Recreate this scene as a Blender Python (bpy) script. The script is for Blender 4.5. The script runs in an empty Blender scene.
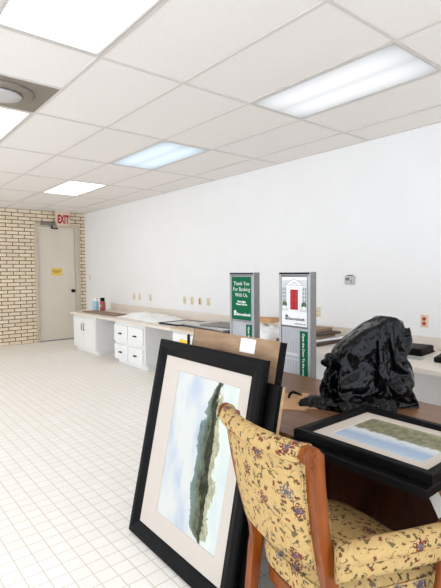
import bpy, bmesh, math, random
from mathutils import Vector, Matrix, noise
random.seed(4)
D = bpy.data; S = bpy.context.scene; COL = S.collection
PI = math.pi

# ------------------------------------------------------------------ materials
def new_mat(name):
    m = D.materials.new(name); m.use_nodes = True
    nt = m.node_tree; b = nt.nodes['Principled BSDF']
    return m, nt, b
def N(nt, t, **kw):
    n = nt.nodes.new(t)
    for k, v in kw.items():
        if hasattr(n, k): setattr(n, k, v)
    return n
def setin(n, **kw):
    for k, v in kw.items(): n.inputs[k.replace('_', ' ')].default_value = v
def srgb(r, g, b):
    f = lambda c: (c/12.92 if c <= .04045 else ((c+.055)/1.055)**2.4)
    return (f(r/255), f(g/255), f(b/255), 1)
def ramp(nt, fac, stops, interp='LINEAR'):
    r = nt.nodes.new('ShaderNodeValToRGB'); cr = r.color_ramp; cr.interpolation = interp
    while len(cr.elements) < len(stops): cr.elements.new(.5)
    for e, (p, c) in zip(cr.elements, stops): e.position = p; e.color = c
    if fac is not None: nt.links.new(fac, r.inputs[0])
    return r.outputs[0]
def math_(nt, op, a, b=None, c=None):
    n = nt.nodes.new('ShaderNodeMath'); n.operation = op
    for i, v in enumerate((a, b, c)):
        if v is None: continue
        if isinstance(v, (int, float)): n.inputs[i].default_value = v
        else: nt.links.new(v, n.inputs[i])
    return n.outputs[0]
def mix(nt, fac, a, b):
    n = nt.nodes.new('ShaderNodeMix'); n.data_type = 'RGBA'
    for s, v in ((0, fac), (6, a), (7, b)):
        if isinstance(v, (int, float, tuple)): n.inputs[s].default_value = v
        else: nt.links.new(v, n.inputs[s])
    return n.outputs[2]
def noise_tex(nt, vec, scale, detail=3, rough=.5):
    n = nt.nodes.new('ShaderNodeTexNoise'); n.inputs['Scale'].default_value = scale
    n.inputs['Detail'].default_value = detail; n.inputs['Roughness'].default_value = rough
    if vec is not None: nt.links.new(vec, n.inputs['Vector'])
    return n.outputs['Fac']
def coord(nt, kind='Object', scale=None, loc=None):
    t = nt.nodes.new('ShaderNodeTexCoord'); o = t.outputs[kind]
    if scale or loc:
        m = nt.nodes.new('ShaderNodeMapping')
        if scale: m.inputs['Scale'].default_value = scale
        if loc: m.inputs['Location'].default_value = loc
        nt.links.new(o, m.inputs['Vector']); o = m.outputs[0]
    return o
def bump(nt, b, h, strength, dist=.01):
    n = nt.nodes.new('ShaderNodeBump'); n.inputs['Strength'].default_value = strength; n.inputs['Distance'].default_value = dist
    nt.links.new(h, n.inputs['Height']); nt.links.new(n.outputs[0], b.inputs['Normal'])
def plain(name, col, rough=.5, metal=0, coat=0, var=.06, vs=8, bmp=0, bs=60, spec=.5):
    m, nt, b = new_mat(name)
    setin(b, Roughness=rough, Metallic=metal)
    b.inputs['Coat Weight'].default_value = coat; b.inputs['Specular IOR Level'].default_value = spec
    v = coord(nt)
    f = noise_tex(nt, v, vs)
    lo = tuple(c*(1-var) for c in col[:3])+(1,); hi = tuple(min(1, c*(1+var)) for c in col[:3])+(1,)
    nt.links.new(ramp(nt, f, [(.3, lo), (.7, hi)]), b.inputs['Base Color'])
    if bmp: bump(nt, b, noise_tex(nt, v, bs), bmp, .004)
    return m

M = {}
M['wall'] = plain('wall_paint', srgb(234, 233, 231), .75, var=.012, vs=3, bmp=.08, bs=120)
M['ceil'] = plain('ceiling_tile', srgb(232, 227, 222), .9, var=.02, vs=60, bmp=.15, bs=160)
M['tbar'] = plain('grid_bar', srgb(208, 202, 196), .5, var=.02)
M['frame_metal'] = plain('fixture_frame', srgb(190, 186, 180), .4, var=.02)
M['white'] = plain('cabinet_white', srgb(235, 235, 233), .4, var=.015, vs=4)
M['cream'] = plain('door_cream', srgb(214, 205, 190), .5, var=.02, vs=3)
M['doorframe'] = plain('door_frame_cream', srgb(196, 184, 164), .5, var=.03, vs=4)
M['counter'] = plain('counter_laminate', srgb(224, 214, 202), .35, var=.03, vs=14)
M['black'] = plain('black_satin', srgb(9, 8, 8), .5, var=.12, vs=20, spec=.1)
M['blackmatte'] = plain('black_matte', srgb(8, 8, 9), .6, var=.1, vs=20, spec=.15)
M['mat'] = plain('mat_board', srgb(194, 184, 173), .8, var=.012, vs=10, coat=.05)
M['kraftedge'] = plain('tan_backing', srgb(182, 150, 112), .8, var=.1, vs=30)
M['paper'] = plain('white_paper', srgb(240, 240, 238), .7, var=.01, vs=5)
M['silver'] = plain('silver_frame', srgb(165, 165, 166), .38, metal=.35, var=.03, vs=30)
M['silverdark'] = plain('grey_side', srgb(132, 130, 127), .45, metal=.3, var=.03, vs=30)
M['panelgrey'] = plain('grey_panel', srgb(170, 173, 176), .35, metal=.15, var=.06, vs=9)
M['green'] = plain('sign_green', srgb(0, 96, 62), .45, var=.03, vs=10, spec=.1)
M['text'] = plain('letter_white', srgb(240, 243, 240), .5, var=0)
M['textdark'] = plain('letter_dark', srgb(25, 45, 40), .5, var=0)
M['red'] = plain('poster_red', srgb(180, 14, 28), .45, var=.03, spec=.15)
M['exitred'] = plain('exit_red', srgb(165, 20, 30), .5, var=.03)
M['exitbox'] = plain('exit_box', srgb(222, 200, 184), .5, var=.02)
M['posterwhite'] = plain('poster_white', srgb(238, 238, 238), .4, var=.01)
M['postergrey'] = plain('poster_grey', srgb(150, 152, 155), .5, var=.04)
M['posterlight'] = plain('poster_light_grey', srgb(206, 207, 208), .5, var=.03)
M['leaf'] = plain('poster_leaf', srgb(70, 96, 60), .6, var=.4, vs=90)
M['yellow'] = plain('yellow_paper', srgb(243, 208, 60), .7, var=.03)
M['noticeyellow'] = plain('notice_yellow', srgb(226, 190, 84), .7, var=.03)
M['plate'] = plain('plate_ivory', srgb(218, 203, 170), .45, var=.02)
M['outletred'] = plain('outlet_red', srgb(196, 60, 44), .45, var=.05)
M['plate_pink'] = plain('plate_beige', srgb(222, 198, 172), .45, var=.02)
M['vent'] = plain('vent_grey', srgb(134, 126, 115), .45, metal=.3, var=.05, vs=10)
M['ventlight'] = plain('vent_light', srgb(186, 184, 182), .5, var=.03)
M['tan'] = plain('tan_sheet', srgb(206, 182, 152), .7, var=.06, vs=20)
M['card'] = plain('cardboard_tan', srgb(194, 150, 110), .8, var=.08, vs=30)
M['brownboard'] = plain('brown_board', srgb(142, 116, 92), .6, var=.1, vs=12)
M['darkbrown'] = plain('dark_brown_board', srgb(70, 50, 40), .6, var=.15, vs=12)
M['greyglass'] = plain('grey_sheet', srgb(165, 168, 166), .2, var=.06, vs=6, coat=.4)
M['greymetal'] = plain('grey_metal', srgb(120, 116, 110), .4, metal=.6, var=.05)
M['lcd'] = plain('lcd_grey', srgb(95, 110, 105), .2, var=.02)
M['blueliquid'] = plain('blue_bottle', srgb(150, 196, 214), .15, var=.05, coat=.5)
M['redbottle'] = plain('red_bottle', srgb(158, 70, 62), .3, var=.08, coat=.3)

def emit(name, col, st):
    m, nt, b = new_mat(name); nt.nodes.remove(b)
    e = nt.nodes.new('ShaderNodeEmission'); e.inputs[0].default_value = col; e.inputs[1].default_value = st
    nt.links.new(e.outputs[0], nt.nodes['Material Output'].inputs[0])
    # prismatic lens over two tubes: brightest over the tubes, weaker towards its rim
    v = coord(nt, 'Object'); s = nt.nodes.new('ShaderNodeSeparateXYZ'); nt.links.new(v, s.inputs[0])
    ax = math_(nt, 'ABSOLUTE', s.outputs[0]); ay = math_(nt, 'ABSOLUTE', s.outputs[1])
    tb = math_(nt, 'DIVIDE', math_(nt, 'ABSOLUTE', math_(nt, 'SUBTRACT', ax, .11)), .19)
    fx = math_(nt, 'MULTIPLY_ADD', math_(nt, 'MULTIPLY', tb, tb), -.42, 1)
    ey = math_(nt, 'POWER', math_(nt, 'DIVIDE', ay, .6), 5)
    f = math_(nt, 'MULTIPLY', fx, math_(nt, 'MULTIPLY_ADD', ey, -.35, 1))
    nt.links.new(math_(nt, 'MULTIPLY', f, st), e.inputs[1])
    return m
LIGHT = 2.8
M['lens'] = emit('light_lens', (1, .985, .965, 1), LIGHT)
M['lenscool'] = emit('light_lens_cool', (.80, .92, 1, 1), 1.12)
M['lensdim'] = emit('light_lens_dim', (.97, .98, 1, 1), 1.06)

def floor_mat():
    m, nt, b = new_mat('vinyl_floor')
    v = coord(nt, 'Object', loc=(-.676+.0875*20, -2.265+.0875*60, 0))
    br = nt.nodes.new('ShaderNodeTexBrick'); br.offset = 0; br.squash = 1
    setin(br, Scale=1.0, Mortar_Size=.0038, Mortar_Smooth=.35, Brick_Width=.0875, Row_Height=.0875, Bias=0)
    br.inputs['Color1'].default_value = srgb(250, 247, 242); br.inputs['Color2'].default_value = srgb(246, 242, 235)
    br.inputs['Mortar'].default_value = srgb(216, 208, 197)
    nt.links.new(v, br.inputs['Vector'])
    n1 = noise_tex(nt, v, 70, 2); n2 = noise_tex(nt, v, 1.1, 3)
    c = mix(nt, math_(nt, 'MULTIPLY', math_(nt, 'GREATER_THAN', n1, .58), .25), br.outputs[0], srgb(228, 218, 204))
    c = mix(nt, math_(nt, 'MULTIPLY', n2, .14), c, srgb(226, 212, 194))
    nt.links.new(c, b.inputs['Base Color']); setin(b, Roughness=.42)
    return m
M['floor'] = floor_mat()

def brick_mat():
    m, nt, b = new_mat('painted_brick')
    v = coord(nt, 'UV')
    br = nt.nodes.new('ShaderNodeTexBrick')
    setin(br, Scale=1.0, Mortar_Size=.0085, Mortar_Smooth=.25, Brick_Width=.235, Row_Height=.0735, Bias=-.2)
    br.inputs['Color1'].default_value = srgb(236, 220, 194); br.inputs['Color2'].default_value = srgb(222, 204, 176)
    br.inputs['Mortar'].default_value = srgb(92, 74, 56)
    d = nt.nodes.new('ShaderNodeTexNoise'); d.inputs['Scale'].default_value = 35; nt.links.new(v, d.inputs['Vector'])
    va = nt.nodes.new('ShaderNodeVectorMath'); va.operation = 'MULTIPLY_ADD'
    nt.links.new(d.outputs['Color'], va.inputs[0]); va.inputs[1].default_value = (.01, .008, 0); nt.links.new(v, va.inputs[2])
    nt.links.new(va.outputs[0], br.inputs['Vector'])
    n1 = noise_tex(nt, v, 24, 4)
    c = mix(nt, math_(nt, 'MULTIPLY', math_(nt, 'SUBTRACT', n1, .45), 1.2), br.outputs[0], srgb(190, 168, 138))
    nt.links.new(c, b.inputs['Base Color']); setin(b, Roughness=.8)
    h = math_(nt, 'SUBTRACT', math_(nt, 'MULTIPLY', n1, .3), br.outputs['Fac'])
    bump(nt, b, h, .6, .012)
    return m
M['brick'] = brick_mat()

def wood(name, c1, c2, rough=.3, axis=(1, 12, 12), coat=.3):
    m, nt, b = new_mat(name)
    v = coord(nt, 'Object', scale=axis)
    n1 = noise_tex(nt, v, 3, 5, .6)
    nt.links.new(ramp(nt, n1, [(.3, c1), (.72, c2)]), b.inputs['Base Color'])
    setin(b, Roughness=rough); b.inputs['Specular IOR Level'].default_value = .22; b.inputs['Coat Weight'].default_value = coat; b.inputs['Coat Roughness'].default_value = .15
    return m
M['desktop'] = wood('desk_top_wood', srgb(104, 70, 46), srgb(132, 94, 64), .35, (14, 1.2, 14), .1)
M['deskedge'] = wood('desk_edge_wood', srgb(120, 68, 32), srgb(160, 98, 52), .3, (14, 1.2, 14), .3)
M['deskdark'] = wood('desk_panel_wood', srgb(42, 18, 9), srgb(70, 33, 16), .3, (10, 10, 1), .3)
M['chairwood'] = wood('chair_wood', srgb(94, 42, 8), srgb(148, 76, 18), .32, (10, 10, 1.5), .12)

def kraft_mat():
    m, nt, b = new_mat('kraft_paper')
    v = coord(nt, 'Object', scale=(3, 3, 9))
    n1 = noise_tex(nt, v, 2.2, 4); n2 = noise_tex(nt, coord(nt), 26, 3)
    c = ramp(nt, n1, [(.3, srgb(138, 108, 80)), (.7, srgb(168, 138, 106))])
    nt.links.new(c, b.inputs['Base Color']); setin(b, Roughness=.7)
    bump(nt, b, n1, .5, .02)
    return m
M['kraft'] = kraft_mat()

def fabric_mat():
    m, nt, b = new_mat('floral_tapestry')
    uv = coord(nt, 'UV')
    # gentle warp so that nothing sits on a grid
    wn = nt.nodes.new('ShaderNodeTexNoise'); wn.inputs['Scale'].default_value = 30; nt.links.new(uv, wn.inputs['Vector'])
    vm = nt.nodes.new('ShaderNodeVectorMath'); vm.operation = 'MULTIPLY_ADD'
    nt.links.new(wn.outputs['Color'], vm.inputs[0]); vm.inputs[1].default_value = (.012, .012, 0); nt.links.new(uv, vm.inputs[2])
    wv = vm.outputs[0]
    base = mix(nt, noise_tex(nt, uv, 60, 3), srgb(166, 134, 82), srgb(196, 165, 110))
    base = mix(nt, math_(nt, 'MULTIPLY', noise_tex(nt, uv, 700, 1), .35), base, srgb(206, 180, 128))
    def layer(scale, rnd, seedloc):
        mp = nt.nodes.new('ShaderNodeMapping'); mp.inputs['Location'].default_value = seedloc; nt.links.new(wv, mp.inputs[0])
        vo = nt.nodes.new('ShaderNodeTexVoronoi'); vo.voronoi_dimensions = '2D'
        vo.inputs['Scale'].default_value = scale; vo.inputs['Randomness'].default_value = rnd
        nt.links.new(mp.outputs[0], vo.inputs['Vector'])
        sc = nt.nodes.new('ShaderNodeVectorMath'); sc.operation = 'SUBTRACT'
        nt.links.new(mp.outputs[0], sc.inputs[0]); nt.links.new(vo.outputs['Position'], sc.inputs[1])
        sp = nt.nodes.new('ShaderNodeSeparateXYZ'); nt.links.new(sc.outputs[0], sp.inputs[0])
        ang = math_(nt, 'ARCTAN2', sp.outputs[1], sp.outputs[0])
        ln = nt.nodes.new('ShaderNodeVectorMath'); ln.operation = 'LENGTH'; nt.links.new(sc.outputs[0], ln.inputs[0])
        rc = nt.nodes.new('ShaderNodeSeparateColor'); nt.links.new(vo.outputs['Color'], rc.inputs[0])
        return ln.outputs['Value'], ang, rc
    col = base
    # curling stems: iso-lines of a noise, broken up by a second one
    def vine(scale, off, width, cut, c):
        nonlocal col
        mp = nt.nodes.new('ShaderNodeMapping'); mp.inputs['Location'].default_value = off; nt.links.new(wv, mp.inputs[0])
        n1 = noise_tex(nt, mp.outputs[0], scale, 1); n2 = noise_tex(nt, mp.outputs[0], scale*1.9, 0)
        line = math_(nt, 'LESS_THAN', math_(nt, 'ABSOLUTE', math_(nt, 'SUBTRACT', n1, .5)), width)
        on = math_(nt, 'GREATER_THAN', n2, cut)
        col = mix(nt, math_(nt, 'MULTIPLY', math_(nt, 'MULTIPLY', line, on), .8), col, c)
    vine(17, (3, 1, 0), .012, .5, srgb(70, 62, 38))
    vine(24, (7, 5, 2), .012, .56, srgb(82, 58, 36))
    # small leaves and buds
    def leaves(scale, off, rad, keep, stops):
        nonlocal col
        r, a, rc = layer(scale, 1.0, off)
        rot = math_(nt, 'ADD', a, math_(nt, 'MULTIPLY', rc.outputs[1], 6.28))
        shape = math_(nt, 'MULTIPLY_ADD', math_(nt, 'ABSOLUTE', math_(nt, 'COSINE', rot)), .75, .25)
        inside = math_(nt, 'LESS_THAN', r, math_(nt, 'MULTIPLY', shape, rad))
        on = math_(nt, 'LESS_THAN', rc.outputs[0], keep)
        cc = ramp(nt, rc.outputs[2], stops, 'CONSTANT')
        col = mix(nt, math_(nt, 'MULTIPLY', math_(nt, 'MULTIPLY', inside, on), .88), col, cc)
    leaves(36, (1.3, .2, 0), .0085, .38, [(0, srgb(72, 64, 40)), (.45, srgb(92, 30, 30)), (.75, srgb(62, 48, 30))])
    leaves(27, (4.1, 2.2, 0), .0095, .32, [(0, srgb(98, 34, 32)), (.4, srgb(86, 80, 72)), (.7, srgb(76, 64, 36))])
    # flower heads
    r, a, rc = layer(8.5, .8, (.31, .17, 0))
    pet = math_(nt, 'MULTIPLY_ADD', math_(nt, 'ABSOLUTE', math_(nt, 'SINE', math_(nt, 'MULTIPLY_ADD', a, 2.5, 1.0))), .4, .6)
    on = math_(nt, 'LESS_THAN', rc.outputs[0], .6)
    o1 = math_(nt, 'MULTIPLY', math_(nt, 'LESS_THAN', r, math_(nt, 'MULTIPLY', pet, .027)), on)
    spk = math_(nt, 'GREATER_THAN', noise_tex(nt, uv, 150, 1), .47)
    cc = ramp(nt, rc.outputs[2], [(0, srgb(96, 24, 32)), (.5, srgb(84, 78, 92)), (.8, srgb(112, 40, 44))], 'CONSTANT')
    col = mix(nt, math_(nt, 'MULTIPLY', math_(nt, 'MULTIPLY', o1, spk), .9), col, cc)
    o2 = math_(nt, 'MULTIPLY', math_(nt, 'LESS_THAN', r, .0085), on)
    col = mix(nt, math_(nt, 'MULTIPLY', o2, .8), col, srgb(84, 82, 98))
    nt.links.new(col, b.inputs['Base Color']); setin(b, Roughness=.85)
    b.inputs['Specular IOR Level'].default_value = .2
    bump(nt, b, noise_tex(nt, uv, 900, 1), .12, .002)
    return m
M['fabric'] = fabric_mat()

def bag_mat():
    m, nt, b = new_mat('black_plastic_film')
    setin(b, Roughness=.07); b.inputs['Specular IOR Level'].default_value = .2
    v = coord(nt, 'Object', scale=(1, 1, .6))
    n1 = noise_tex(nt, v, 16, 4, .55)
    wn = nt.nodes.new('ShaderNodeTexNoise'); wn.inputs['Scale'].default_value = 6; nt.links.new(v, wn.inputs['Vector'])
    vm = nt.nodes.new('ShaderNodeVectorMath'); vm.operation = 'MULTIPLY_ADD'
    nt.links.new(wn.outputs['Color'], vm.inputs[0]); vm.inputs[1].default_value = (.12, .12, .12); nt.links.new(v, vm.inputs[2])
    vo = nt.nodes.new('ShaderNodeTexVoronoi'); vo.inputs['Scale'].default_value = 17; nt.links.new(vm.outputs[0], vo.inputs['Vector'])
    vo2 = nt.nodes.new('ShaderNodeTexVoronoi'); vo2.inputs['Scale'].default_value = 44; nt.links.new(vm.outputs[0], vo2.inputs['Vector'])
    h = math_(nt, 'MULTIPLY_ADD', vo2.outputs['Distance'], .35, vo.outputs['Distance'])
    bump(nt, b, h, .5, .02)
    nt.links.new(ramp(nt, n1, [(.3, srgb(4, 4, 5)), (.8, srgb(9, 9, 10))]), b.inputs['Base Color'])
    return m
M['bag'] = bag_mat()

def stand_art_mat():
    # watercolour river landscape turned on its side: UV u 0..1 across, v 0..1 up
    m, nt, b = new_mat('watercolour_print')
    uv = coord(nt, 'UV'); s = nt.nodes.new('ShaderNodeSeparateXYZ'); nt.links.new(uv, s.inputs[0])
    u, v = s.outputs[0], s.outputs[1]
    mp = nt.nodes.new('ShaderNodeMapping'); mp.inputs['Scale'].default_value = (2.2, 1.5, 1); nt.links.new(uv, mp.inputs[0])
    big = noise_tex(nt, mp.outputs[0], 1.7, 4); fine = noise_tex(nt, mp.outputs[0], 11, 6, .68); edge = noise_tex(nt, mp.outputs[0], 5, 4, .6)
    sky = mix(nt, ramp(nt, big, [(.44, (0, 0, 0, 1)), (.68, (1, 1, 1, 1))]), srgb(198, 199, 194), srgb(160, 172, 190))
    water = mix(nt, ramp(nt, big, [(.4, (0, 0, 0, 1)), (.65, (1, 1, 1, 1))]), srgb(206, 210, 200), srgb(188, 198, 196))
    e = math_(nt, 'SUBTRACT', edge, .5)
    uu = math_(nt, 'MULTIPLY_ADD', e, .16, u)
    col = mix(nt, ramp(nt, uu, [(.7, (0, 0, 0, 1)), (.76, (1, 1, 1, 1))]), sky, water)
    # distant bluish bank, then foliage, then dark shore line
    taper = ramp(nt, v, [(0, (.0, 0, 0, 1)), (.06, (.8, .8, .8, 1)), (.3, (1, 1, 1, 1)), (.6, (.95, .95, .95, 1)), (.85, (.6, .6, .6, 1)), (1, (.05, .05, .05, 1))])
    # centre line drifts: u = .74 at the foot, .68 at the top
    cl = math_(nt, 'MULTIPLY_ADD', v, -.07, .765)
    dl = math_(nt, 'SUBTRACT', cl, math_(nt, 'MULTIPLY_ADD', e, .22, u))      # >0 left of shore
    wid = math_(nt, 'MULTIPLY', taper, .235)
    inb = math_(nt, 'MULTIPLY', math_(nt, 'GREATER_THAN', dl, -.01), math_(nt, 'LESS_THAN', dl, wid))
    fol = mix(nt, ramp(nt, fine, [(.35, (0, 0, 0, 1)), (.62, (1, 1, 1, 1))]), srgb(28, 34, 16), srgb(86, 90, 46))
    fol = mix(nt, ramp(nt, math_(nt, 'DIVIDE', dl, wid), [(.5, (0, 0, 0, 1)), (1, (1, 1, 1, 1))]), fol, srgb(100, 122, 118))
    col = mix(nt, math_(nt, 'MULTIPLY', inb, .92), col, fol)
    core = math_(nt, 'MULTIPLY', math_(nt, 'GREATER_THAN', dl, -.015), math_(nt, 'LESS_THAN', dl, math_(nt, 'MULTIPLY', taper, .09)))
    col = mix(nt, math_(nt, 'MULTIPLY', core, ramp(nt, fine, [(.3, (1, 1, 1, 1)), (.7, (.5, .5, .5, 1))])), col, srgb(26, 25, 16))
    sh = math_(nt, 'MULTIPLY', math_(nt, 'LESS_THAN', dl, -.01), math_(nt, 'GREATER_THAN', dl, math_(nt, 'MULTIPLY', taper, -.085)))
    col = mix(nt, math_(nt, 'MULTIPLY', sh, .7), col, mix(nt, ramp(nt, fine, [(.4, (0, 0, 0, 1)), (.6, (1, 1, 1, 1))]), srgb(98, 94, 44), srgb(164, 158, 104)))
    nt.links.new(col, b.inputs['Base Color']); setin(b, Roughness=.6); b.inputs['Specular IOR Level'].default_value = .08
    b.inputs['Coat Weight'].default_value = .05; b.inputs['Coat Roughness'].default_value = .03
    return m
M['art_trees'] = stand_art_mat()

def lying_art_mat():
    m, nt, b = new_mat('watercolour_meadow')
    uv = coord(nt, 'UV'); s = nt.nodes.new('ShaderNodeSeparateXYZ'); nt.links.new(uv, s.inputs[0])
    u, v = s.outputs[0], s.outputs[1]
    mp = nt.nodes.new('ShaderNodeMapping'); mp.inputs['Scale'].default_value = (3, 1.4, 1); nt.links.new(uv, mp.inputs[0])
    n1 = noise_tex(nt, mp.outputs[0], 5, 5, .6); n2 = noise_tex(nt, mp.outputs[0], 6, 5, .6)
    e = math_(nt, 'MULTIPLY_ADD', math_(nt, 'SUBTRACT', n1, .5), .16, v)
    grass = mix(nt, ramp(nt, n2, [(.35, (0, 0, 0, 1)), (.65, (1, 1, 1, 1))]), srgb(108, 106, 82), srgb(140, 137, 112))
    skyc = ramp(nt, e, [(0, srgb(196, 200, 198)), (.12, srgb(164, 178, 196)), (.28, srgb(152, 168, 192)), (.38, srgb(188, 196, 202)), (.5, srgb(206, 208, 206))])
    col = mix(nt, ramp(nt, e, [(.47, (0, 0, 0, 1)), (.52, (1, 1, 1, 1))]), skyc, grass)
    col = mix(nt, ramp(nt, e, [(.9, (0, 0, 0, 1)), (1, (.6, .6, .6, 1))]), col, srgb(176, 172, 140))
    nt.links.new(col, b.inputs['Base Color']); setin(b, Roughness=.6); b.inputs['Specular IOR Level'].default_value = .08
    b.inputs['Coat Weight'].default_value = .05; b.inputs['Coat Roughness'].default_value = .03
    return m
M['art_meadow'] = lying_art_mat()

# ------------------------------------------------------------------ mesh helpers
def box(bm, x0, x1, y0, y1, z0, z1, bev=0, mi=0, seg=2):
    vs = [bm.verts.new(p) for p in ((x0,y0,z0),(x1,y0,z0),(x1,y1,z0),(x0,y1,z0),(x0,y0,z1),(x1,y0,z1),(x1,y1,z1),(x0,y1,z1))]
    fs = [bm.faces.new([vs[i] for i in q]) for q in ((0,3,2,1),(4,5,6,7),(0,1,5,4),(1,2,6,5),(2,3,7,6),(3,0,4,7))]
    for f in fs: f.material_index = mi
    if bev:
        es = list({e for f in fs for e in f.edges})
        r = bmesh.ops.bevel(bm, geom=es, offset=bev, segments=seg, profile=.6, affect='EDGES')
        for f in r['faces']: f.material_index = mi
    return vs
def B(*a, **k):
    bm = bmesh.new(); box(bm, *a, **k); return bm
def quad(bm, pts, mi=0):
    f = bm.faces.new([bm.verts.new(p) for p in pts]); f.material_index = mi; return f
def lathe(bm, prof, seg=24, axis='Z', at=(0, 0, 0), mi=0):
    rings = []
    for r, h in prof:
        ring = []
        for i in range(seg):
            a = 2*PI*i/seg; c, s = r*math.cos(a), r*math.sin(a)
            p = {'Z': (c, s, h), 'Y': (c, h, s), 'X': (h, c, s)}[axis]
            ring.append(bm.verts.new(Vector(p)+Vector(at)))
        rings.append(ring)
    fs = []
    for a, b in zip(rings, rings[1:]):
        for i in range(seg): fs.append(bm.faces.new((a[i], a[(i+1) % seg], b[(i+1) % seg], b[i])))
    fs.append(bm.faces.new(rings[0][::-1])); fs.append(bm.faces.new(rings[-1]))
    for f in fs: f.material_index = mi; f.smooth = True
    return fs
def loft(bm, rings, closed=True, cap=True, smooth=True, mi=0):
    R = [[bm.verts.new(p) for p in r] for r in rings]; n = len(R[0]); fs = []
    for a, b in zip(R, R[1:]):
        for i in range(n if closed else n-1):
            fs.append(bm.faces.new((a[i], a[(i+1) % n], b[(i+1) % n], b[i])))
    if cap: fs.append(bm.faces.new(R[0][::-1])); fs.append(bm.faces.new(R[-1]))
    for f in fs: f.smooth = smooth; f.material_index = mi
    return fs
def ring_frame(bm, w, h, prof, x0=0, z0=0, mi=0):
    """mitred rectangular moulding; prof = closed loop of (inset, depth)"""
    rings = []
    for sx, sz in ((0, 0), (1, 0), (1, 1), (0, 1)):
        rings.append([(x0+(i if not sx else w-i), d, z0+(i if not sz else h-i)) for i, d in prof])
    rings.append(rings[0])
    R = [[bm.verts.new(p) for p in r] for r in rings[:4]]; R.append(R[0]); n = len(prof)
    for a, b in zip(R, R[1:]):
        for i in range(n):
            f = bm.faces.new((a[i], a[(i+1) % n], b[(i+1) % n], b[i])); f.material_index = mi
def tube(bm, pts, r, seg=8, mi=0):
    pts = [Vector(p) for p in pts]; rings = []
    for i, p in enumerate(pts):
        t = (pts[min(i+1, len(pts)-1)]-pts[max(i-1, 0)]).normalized()
        up = Vector((0, 0, 1)) if abs(t.z) < .9 else Vector((1, 0, 0))
        a = t.cross(up).normalized(); b = a.cross(t); rr = r[i] if isinstance(r, (list, tuple)) else r
        rings.append([p+a*rr*math.cos(2*PI*k/seg)+b*rr*math.sin(2*PI*k/seg) for k in range(seg)])
    loft(bm, rings, mi=mi)
def boxuv(me):
    uv = me.uv_layers.new(name='UVMap')
    for p in me.polygons:
        n = p.normal; a = max(range(3), key=lambda i: abs(n[i]))
        for li in p.loop_indices:
            c = me.vertices[me.loops[li].vertex_index].co
            uv.data[li].uv = ((c.y, c.z), (c.x, c.z), (c.x, c.y))[a]
def obj(name, bm, mats, parent=None, uv=False, smooth=False, fix=True):
    if fix: bmesh.ops.recalc_face_normals(bm, faces=bm.faces)
    me = D.meshes.new(name); bm.to_mesh(me); bm.free()
    for m in (mats if isinstance(mats, (list, tuple)) else [mats]): me.materials.append(M[m] if isinstance(m, str) else m)
    if smooth:
        for p in me.polygons: p.use_smooth = True
    if uv: boxuv(me)
    o = D.objects.new(name, me); COL.objects.link(o)
    if parent: o.parent = parent
    return o
def tag(o, label, cat, group=None):
    o['label'] = label; o['category'] = cat
    if group: o['group'] = group
    return o
def thing(name, label, cat, loc=(0, 0, 0), rz=0, group=None):
    o = D.objects.new(name, None); COL.objects.link(o); o.empty_display_size = .1
    o.location = loc; o.rotation_euler = (0, 0, rz)
    return tag(o, label, cat, group)
def struct(name, bm, mats, parent=None, **k):
    o = obj(name, bm, mats, parent, **k)
    if parent is None: o['kind'] = 'structure'
    return o
def dup(root, label, loc=None, group=None):
    r = root.copy(); COL.objects.link(r); r['label'] = label
    if loc is not None: r.location = loc
    if group: r['group'] = group
    for ch in list(root.children):
        c = ch.copy(); COL.objects.link(c); c.parent = r
        for g in ch.children:
            d = g.copy(); COL.objects.link(d); d.parent = c
    return r
def text(name, body, size, mat, parent, mtx, align='CENTER', ext=.0006, bold=0):
    cu = D.curves.new(name, 'FONT'); cu.body = body; cu.size = size; cu.align_x = align; cu.align_y = 'CENTER'
    cu.extrude = ext; cu.offset = bold; cu.resolution_u = 3
    tmp = D.objects.new(name, cu); COL.objects.link(tmp)
    dg = bpy.context.evaluated_depsgraph_get()
    me = D.meshes.new_from_object(tmp.evaluated_get(dg)); D.objects.remove(tmp)
    me.name = name; me.transform(mtx); me.materials.clear(); me.materials.append(M[mat])
    o = D.objects.new(name, me); COL.objects.link(o)
    if parent: o.parent = parent
    return o
# frame with columns X (right), Y (up), Z (towards the viewer)
def basis(o, x, y, z):
    return Matrix(((x[0], y[0], z[0], o[0]), (x[1], y[1], z[1], o[1]), (x[2], y[2], z[2], o[2]), (0, 0, 0, 1)))

# ------------------------------------------------------------------ setting
XW, YB, H = 4.08, 9.65, 2.72          # long wall, brick wall, ceiling height
XL, YN = -2.6, -2.6
U0, V0, TU, TV = 1.2256, 2.623, .6096, 1.2192    # ceiling grid origin and module
struct('floor', B(XL, XW+.1, YN, YB+.1, -.1, 0), 'floor')
struct('ceiling', B(XL, XW+.1, YN, YB+.1, H, H+.1), 'ceil')
struct('wall_right', B(XW, XW+.1, YN, YB+.1, 0, H), 'wall')
# unseen window openings, added behind and left of the camera for even fill light
bm = bmesh.new(); box(bm, XL-.1, XL, YN, YB+.1, -.1, .25); box(bm, XL-.1, XL, YN, YB+.1, 2.6, H+.1); box(bm, XL-.1, XL, 9.4, YB+.1, .25, 2.6)
struct('wall_left', bm, 'wall')
bm = bmesh.new(); box(bm, XL, XW+.1, YN-.1, YN, -.1, .25); box(bm, XL, XW+.1, YN-.1, YN, 2.6, H+.1)
struct('wall_near', bm, 'wall')
bm = bmesh.new()
for k in range(6): box(bm, XL-.08, XL-.02, YN+k*2.0-.03, YN+k*2.0+.03, .25, 2.6)
struct('added_window_1', bm, 'frame_metal')
bm = bmesh.new()
for k in range(5): box(bm, XL+k*1.66-.03, XL+k*1.66+.03, YN-.08, YN-.02, .25, 2.6)
struct('added_window_2', bm, 'frame_metal')
DX0, DX1, DH = 3.005, 3.95, 2.46       # outside of the door frame
bm = bmesh.new()
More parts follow.
